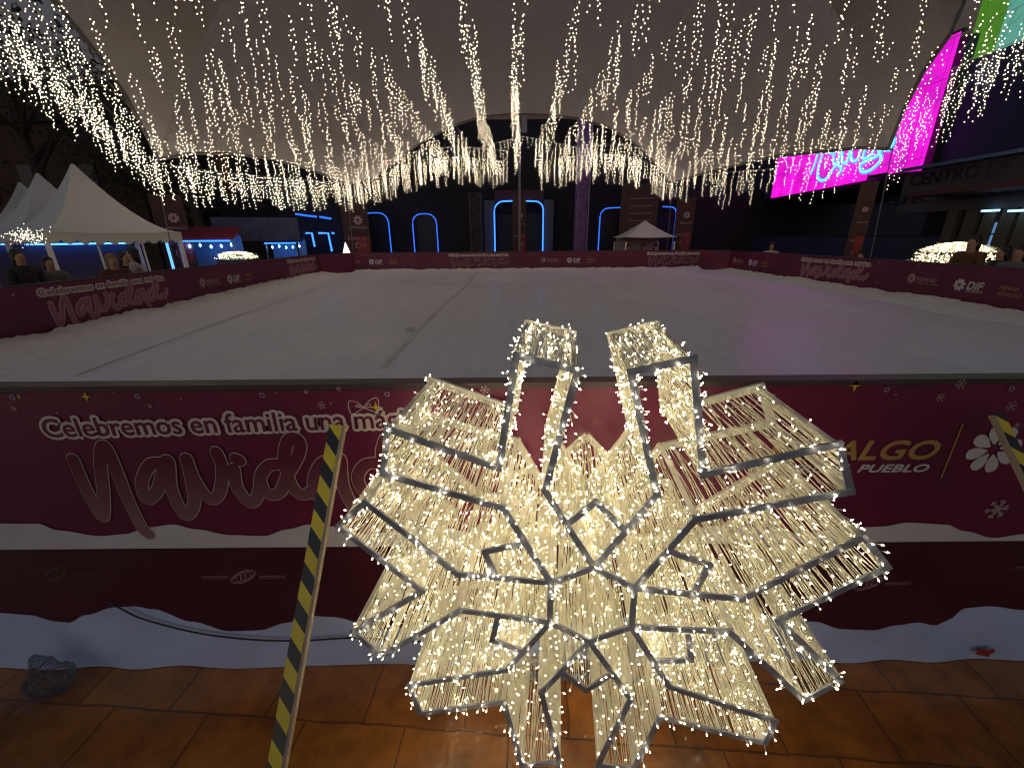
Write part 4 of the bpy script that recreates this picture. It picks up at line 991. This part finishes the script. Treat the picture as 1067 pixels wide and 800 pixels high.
def person(x, y, rz, h, coat, trous, hairm, label, pose=0, z=.3):
    k = h/1.7; r = empty('person', (x, y, z), label, 'person', 'people around the rink', rz); r.scale = (k, k, k)
    # figure faces -Y
    lean = -.10*pose
    # body: legs, trunk, neck, head, arms, hands as one surface
    ch = [((0, 0, .92), (.10, .08)), ((0, lean*.5, 1.15), (.09, .07)), ((0, lean, 1.36), (.09, .06)), ((0, lean*1.1, 1.46), (.055, .055)), ((0, lean*1.2-.01, 1.55), (.075, .085)), ((0, lean*1.2-.015, 1.64), (.075, .088)), ((0, lean*1.2, 1.70), (.04, .05))]
    ed = [(0, 1), (1, 2), (2, 3), (3, 4), (4, 5), (5, 6)]
    def arm(s, hand):
        i = len(ch); ch.extend([((s*.19, lean, 1.38), .05), ((s*.25, lean-.02-.05*pose, 1.12), .042), (hand, .032), ((hand[0]-s*.015, hand[1]-.07, hand[2]-.02), (.035, .018))]); ed.extend([(2, i), (i, i+1), (i+1, i+2), (i+2, i+3)])
        # fingers and thumb
        for q in range(4): j = len(ch); ch.append(((hand[0]-s*.04+s*.02*q, hand[1]-.13-.008*(q in (1, 2)), hand[2]-.04), .008)); ed.append((i+3, j))
        j = len(ch); ch.append(((hand[0]-s*.06, hand[1]-.075, hand[2]), .009)); ed.append((i+3, j))
    hz = (.22, -.30, 1.16) if pose else (.26, -.02, .88)
    arm(1, hz); arm(-1, (-hz[0], hz[1], hz[2]))
    for s in (-1, 1):
        i = len(ch); ch.extend([((s*.10, 0, .86), .085), ((s*.11, -.01, .48), .06), ((s*.11, .02, .09), .042), ((s*.12, -.13, .03), (.04, .03))]); ed.extend([(0, i), (i, i+1), (i+1, i+2), (i+2, i+3)])
    skin_obj('body', ch, ed, skinm, r)
    m = MB(); m.octa(V(0, lean*1.2-.105, 1.595), V(0, -.3, 1), .025, .014)
    for s in (-1, 1): m.octa(V(s*.078, lean*1.2, 1.60), V(0, 0, 1), .03, .014)
    m.build('nose_and_ears', skinm, r, smooth=True)
    m = MB()
    for s in (-1, 1): m.octa(V(s*.03, lean*1.2-.092, 1.625), V(1, 0, 0), .013, .008)
    m.octa(V(0, lean*1.2-.093, 1.555), V(1, 0, 0), .022, .006); m.build('eyes_and_mouth', mat('face_dark', (.05, .02, .02), .4), r)
    ch = [((0, .01, .80), (.17, .13)), ((0, .01, .98), (.165, .125)), ((0, lean*.5, 1.18), (.16, .12)), ((0, lean, 1.38), (.19, .15)), ((0, lean*1.1, 1.47), (.085, .08))]; ed = [(0, 1), (1, 2), (2, 3), (3, 4)]
    for s in (-1, 1): i = len(ch); ch.extend([((s*.20, lean, 1.38), .085), ((s*.255, lean-.02-.05*pose, 1.12), .058), ((s*hz[0], hz[1]+.02, hz[2]+.01), .045)]); ed.extend([(3, i), (i, i+1), (i+1, i+2)])
    skin_obj('jacket', ch, ed, coat, r)
    ch = [((0, 0, .88), (.15, .12))]; ed = []
    for s in (-1, 1): i = len(ch); ch.extend([((s*.10, 0, .82), .10), ((s*.11, -.01, .48), .075), ((s*.11, .02, .12), .058)]); ed.extend([(0, i), (i, i+1), (i+1, i+2)])
    skin_obj('trousers', ch, ed, trous, r)
    ch = [((0, lean*1.2+.005, 1.70), (.10, .10)), ((0, lean*1.2+.05, 1.64), (.105, .10)), ((0, lean*1.2+.065, 1.50), (.10, .07)), ((0, lean*1.1+.08, 1.36), (.06, .03))]
    skin_obj('hair', ch, [(0, 1), (1, 2), (2, 3)], hairm, r)
    m = MB(); cz = V(0, lean*1.2+.036, 1.672); rr = V(.094, .100, .100); n1, n2 = 8, 14; rows = [[cz+V(rr.x*math.sin(math.pi*i/n1)*math.cos(2*math.pi*j/n2), rr.y*math.sin(math.pi*i/n1)*math.sin(2*math.pi*j/n2), rr.z*math.cos(math.pi*i/n1)) for j in range(n2)] for i in range(n1+1)]
    for i in range(n1):
        for j in range(n2): m.add([rows[i][j], rows[i+1][j], rows[i+1][(j+1) % n2], rows[i][(j+1) % n2]], [(0, 1, 2, 3)])
    m.build('hair', hairm, r, smooth=True)
    return r
dk = mat('dark_cloth', (.025, .024, .03), .9); wc = mat('white_cloth', (.42, .41, .42), .9, bump=.3); rc = mat('rust_cloth', (.10, .035, .03), .9); hb = mat('black_hair', (.012, .009, .008), .5); hl = mat('fair_hair', (.22, .13, .06), .6); jean = mat('denim', (.04, .06, .11), .9); gc = mat('grey_cloth', (.12, .12, .13), .9)
def pat(px, py, X=None, Y=None): q = at(px, py, X=X, Y=Y); return q.x, q.y
x, y = pat(146, 270, X=-7.9); person(x, y, rad(-60), 1.66, wc, jean, hb, 'person in a white jacket beside the left barrier, arms forward', 1, .25)
x, y = pat(114, 270, X=-8.0); person(x, y, rad(60), 1.60, rc, dk, hl, 'fair haired person in a rust jacket at the left barrier', 1, .2)
x, y = pat(126, 270, X=-8.5); person(x, y, rad(80), 1.62, dk, dk, hb, 'dark haired person in black between the two at the barrier', 1, .2)
x, y = pat(20, 270, X=-9.4); person(x, y, rad(80), 1.7, dk, dk, hb, 'person in dark clothes standing under the middle tent', 0, .2)
x, y = pat(46, 270, X=-9.6); person(x, y, rad(70), 1.6, gc, jean, hb, 'person in grey leaning on the tent counter', 1, .15)
x, y = pat(786, 255, Y=16.8); person(9.15, 15.2, rad(-50), 1.6, wc, dk, hb, 'person in a white top beyond the right far corner', 0, .2)
x, y = pat(1016, 262, X=9.6); person(x, y, rad(-80), 1.75, mat('ochre_cloth', (.12, .06, .03), .9), dk, hb, 'person in an ochre jacket beside the mound of lights', 1, .25)
x, y = pat(1045, 262, X=9.8); person(x, y, rad(-100), 1.6, dk, dk, hb, 'person in black right of the ochre jacket', 0, .2)
x, y = pat(1062, 265, X=9.4); person(x, y, rad(-70), 1.62, gc, dk, hb, 'person in grey at the right end of the barrier crowd', 0, .2)
x, y = pat(898, 262, X=9.6); person(x, y, rad(-60), 1.5, mat('green_cloth', (.05, .08, .05), .9), dk, hb, 'person in green at the foot of the slim red pylon', 0, .1)
for px, lab in ((655, 'person in black under the gazebo, by its left leg'), (670, 'person in black under the middle of the gazebo'), (683, 'person in dark clothes under the gazebo, right side')):
    x, y = pat(px, 262, Y=18.7); person(x, y, 0, 1.6, dk, dk, hb, lab, 0, .12)
# raised walkway outside the boards for the spectators
m = MB()
m.box((-9.0, 11, .1), (3.2, 12, .2)); m.box((9.9, 11.5, .1), (2.4, 16, .2)); m.box((6.6, 19, .06), (3.6, 2.2, .12))
tag(m.build('walkway', mat('walkway_deck', (.06, .05, .045), .8)), 'low spectator deck around the boards', None, None, 'structure')

# ------------------------------------------------------------------ trees in the dark, left
leafm = mat('dark_leaves', (.035, .045, .020), .8, var=.5, scale=2)
barkm = mat('bark', (.05, .035, .025), .9)
def tree(x, y, h, rr, label, seed):
    q = random.Random(seed); r = empty('broadleaf_tree', (x, y, 0), label, 'tree', 'trees behind the tents')
    m = MB(); m.tube([V(0, 0, 0), V(.1, 0, h*.3), V(-.05, .1, h*.55), V(.1, .1, h*.8)], [.28, .2, .13, .05], 8)
    tips = []
    for i in range(11):
        t = q.uniform(0, 6.28); z = h*q.uniform(.35, .7); e = V(math.cos(t)*rr*q.uniform(.5, .9), math.sin(t)*rr*q.uniform(.5, .9), z+h*q.uniform(.05, .25)); m.tube([V(0, 0, z*.9), e*.5+V(0, 0, z*.5), e], [.09, .05, .02], 5); tips.append(e)
    m.build('trunk', barkm, r); m = MB()
    tips += [V(0, 0, h*.95), V(rr*.3, 0, h*.85), V(-rr*.3, 0, h*.8)]
    for e in tips:
        for _ in range(230):
            c = e+V(q.gauss(0, 1), q.gauss(0, 1), q.gauss(0, .75))*rr*.24; s = q.uniform(.06, .15)
            u = V(q.uniform(-1, 1), q.uniform(-1, 1), q.uniform(-1, 1)).normalized(); w_ = u.cross(V(q.random(), q.random(), 1)).normalized()
            m.add([c-u*s, c+w_*s*.5, c+u*s, c-w_*s*.5], [(0, 1, 2, 3)])
    m.build('crown', leafm, r)
tree(-17.5, 17, 9.5, 3.4, 'dark broad tree behind the farthest pagoda tent', 3)
tree(-13.8, 19.5, 8.5, 3.2, 'dark broad tree behind the nearest pagoda tent', 4)
tree(-20, 13, 9, 3.6, 'dark broad tree at the left edge of the photo', 5)
tree(-5.2, 27.5, 8.4, 3.0, 'dark tree rising over the arcade roof', 6)
rb = empty('brick_building', (-24, 24, 0), 'dim red brick building behind the trees', 'building')
m = MB(); m.box((0, 0, 3.5), (14, 6, 7)); m.box((-1, 2.2, 8.5), (12, 1, 3)); m.build('wall', mat('dim_brick', (.05, .022, .018), .85, var=.4, scale=2), rb)  # upper slab added to cover more of the sky
m = MB(); m.box((0, 0, 7.1), (14.4, 6.4, .2)); m.build('roof', darkwall, rb)
for i in range(5): m = MB(); m.box((-5+i*2.4, -3.02, 4.6), (1.1, .08, 1.5)); m.build('window', black, rb)

# ------------------------------------------------------------------ striped poles
def striped(a, b_, w, label, side=1):
    a, b_ = Vector(a), Vector(b_); d = b_-a; L = d.length
    r = empty('hazard_pole', a, label, 'pole', 'hazard striped poles')
    m, nt, bs = nodes('hazard_tape')
    tc = nt.nodes.new('ShaderNodeTexCoord'); sp = nt.nodes.new('ShaderNodeSeparateXYZ'); nt.links.new(tc.outputs['Object'], sp.inputs[0])
    a1_ = nt.nodes.new('ShaderNodeMath'); a1_.operation = 'MULTIPLY_ADD'; a1_.inputs[1].default_value = 1.1; nt.links.new(sp.outputs['X'], a1_.inputs[0]); nt.links.new(sp.outputs['Z'], a1_.inputs[2])
    f1 = nt.nodes.new('ShaderNodeMath'); f1.operation = 'MULTIPLY'; f1.inputs[1].default_value = 8.2; nt.links.new(a1_.outputs[0], f1.inputs[0])
    f2 = nt.nodes.new('ShaderNodeMath'); f2.operation = 'FRACT'; nt.links.new(f1.outputs[0], f2.inputs[0])
    f3 = nt.nodes.new('ShaderNodeMath'); f3.operation = 'GREATER_THAN'; f3.inputs[1].default_value = .5; nt.links.new(f2.outputs[0], f3.inputs[0])
    mx = nt.nodes.new('ShaderNodeMix'); mx.data_type = 'RGBA'; mx.inputs[6].default_value = (.012, .012, .016, 1); mx.inputs[7].default_value = (.62, .50, .02, 1)
    nt.links.new(f3.outputs[0], mx.inputs[0]); nt.links.new(mx.outputs[2], bs.inputs['Base Color']); bs.inputs['Roughness'].default_value = .38
    mb_ = MB(); mb_.box((0, 0, L/2), (w, w*.7, L)); o = mb_.build('taped_bar', m, r)
    mb2 = MB(); mb2.box((side*(w/2+.006), .0, L/2), (.011, w*.6, L-.002)); o2 = mb2.build('bare_edge', mat('raw_wood', (.34, .27, .20), .7), r)
    zax = d.normalized(); yax = (V(0, 1, 0)-zax*zax.y).normalized(); xax = yax.cross(zax)
    r.rotation_mode = 'QUATERNION'; r.rotation_quaternion = Matrix((xax, yax, zax)).transposed().to_quaternion()
def pole_pts(p_top, p_bot, t_top, t_bot):
    A = CAM+ray(*p_top)*t_top; B = CAM+ray(*p_bot)*t_bot; d = B-A; k = A.z/(A.z-B.z)
    return A+d*k, A
a, b_ = pole_pts((351, 443), (287, 800), 1.60, 1.36); striped(a, b_, .046, 'yellow and black striped pole leaning on the near banner, left of the snowflake')
a, b_ = pole_pts((1039, 431), (1078, 512), 1.60, 1.54); striped(a, b_, .030, 'yellow and black striped pole at the right end of the near banner', -1)

# ------------------------------------------------------------------ clear plastic bag at lower left
def plastic():
    m, nt, b = nodes('clear_plastic'); out = nt.nodes['Material Output']
    b.inputs['Base Color'].default_value = (.25, .27, .33, 1); b.inputs['Roughness'].default_value = .12
    tr = nt.nodes.new('ShaderNodeBsdfTransparent'); tr.inputs[0].default_value = (.86, .88, .9, 1); ms = nt.nodes.new('ShaderNodeMixShader')
    lw = nt.nodes.new('ShaderNodeLayerWeight'); lw.inputs[0].default_value = .12
    n_ = nt.nodes.new('ShaderNodeTexNoise'); n_.inputs['Scale'].default_value = 14; n_.inputs['Detail'].default_value = 4; bp = nt.nodes.new('ShaderNodeBump'); bp.inputs['Strength'].default_value = .9; bp.inputs['Distance'].default_value = .03
    nt.links.new(n_.outputs['Fac'], bp.inputs['Height']); nt.links.new(bp.outputs[0], b.inputs['Normal']); nt.links.new(bp.outputs[0], lw.inputs[1])
    nt.links.new(lw.outputs['Fresnel'], ms.inputs[0]); nt.links.new(tr.outputs[0], ms.inputs[1]); nt.links.new(b.outputs[0], ms.inputs[2]); nt.links.new(ms.outputs[0], out.inputs[0]); return m
c = at(6, 672, Y=1.36)
bm = bmesh.new(); bmesh.ops.create_icosphere(bm, subdivisions=4, radius=1)
from mathutils import noise as mn
for v in bm.verts:
    p = v.co.copy(); k = .8+.30*mn.noise(p*2.2)+.22*abs(mn.noise(p*5))+.10*abs(mn.noise(p*12)); v.co = V(p.x*.11, p.y*.08, p.z*.09)*k
    if p.z > .75: v.co.z += (p.z-.75)*.35
    v.co.z = max(v.co.z, -.085)
me = bpy.data.meshes.new('plastic_bag'); bm.to_mesh(me); bm.free(); me.materials.append(plastic()); me.polygons.foreach_set('use_smooth', [True]*len(me.polygons))
bg = bpy.data.objects.new('plastic_bag', me); COL.objects.link(bg); bg.location = (c.x+.02, 1.42, .087)
tag(bg, 'crumpled clear plastic bag on the floor against the white skirt', 'bag')

# ------------------------------------------------------------------ night sky
w = bpy.data.worlds.new('World'); sc.world = w; w.use_nodes = True; nt = w.node_tree
sky = nt.nodes.new('ShaderNodeTexSky'); sky.sky_type = 'NISHITA'; sky.sun_disc = False; sky.sun_elevation = rad(-4); sky.sun_rotation = rad(200)
nt.links.new(sky.outputs[0], nt.nodes['Background'].inputs[0]); nt.nodes['Background'].inputs[1].default_value = 2.15

# ------------------------------------------------------------------ render
sc.view_settings.view_transform = 'Standard'; sc.view_settings.look = 'None'; sc.view_settings.exposure = 1.02; sc.view_settings.gamma = 1
sc.render.engine = 'CYCLES'; cy = sc.cycles
cy.use_denoising = True; cy.use_adaptive_sampling = False; cy.max_bounces = 5; cy.diffuse_bounces = 3; cy.glossy_bounces = 3; cy.transmission_bounces = 5; cy.sample_clamp_indirect = 4; cy.caustics_reflective = False; cy.caustics_refractive = False
cy.use_light_tree = True; cy.pixel_filter_type = 'BLACKMAN_HARRIS'; cy.filter_width = 1.15
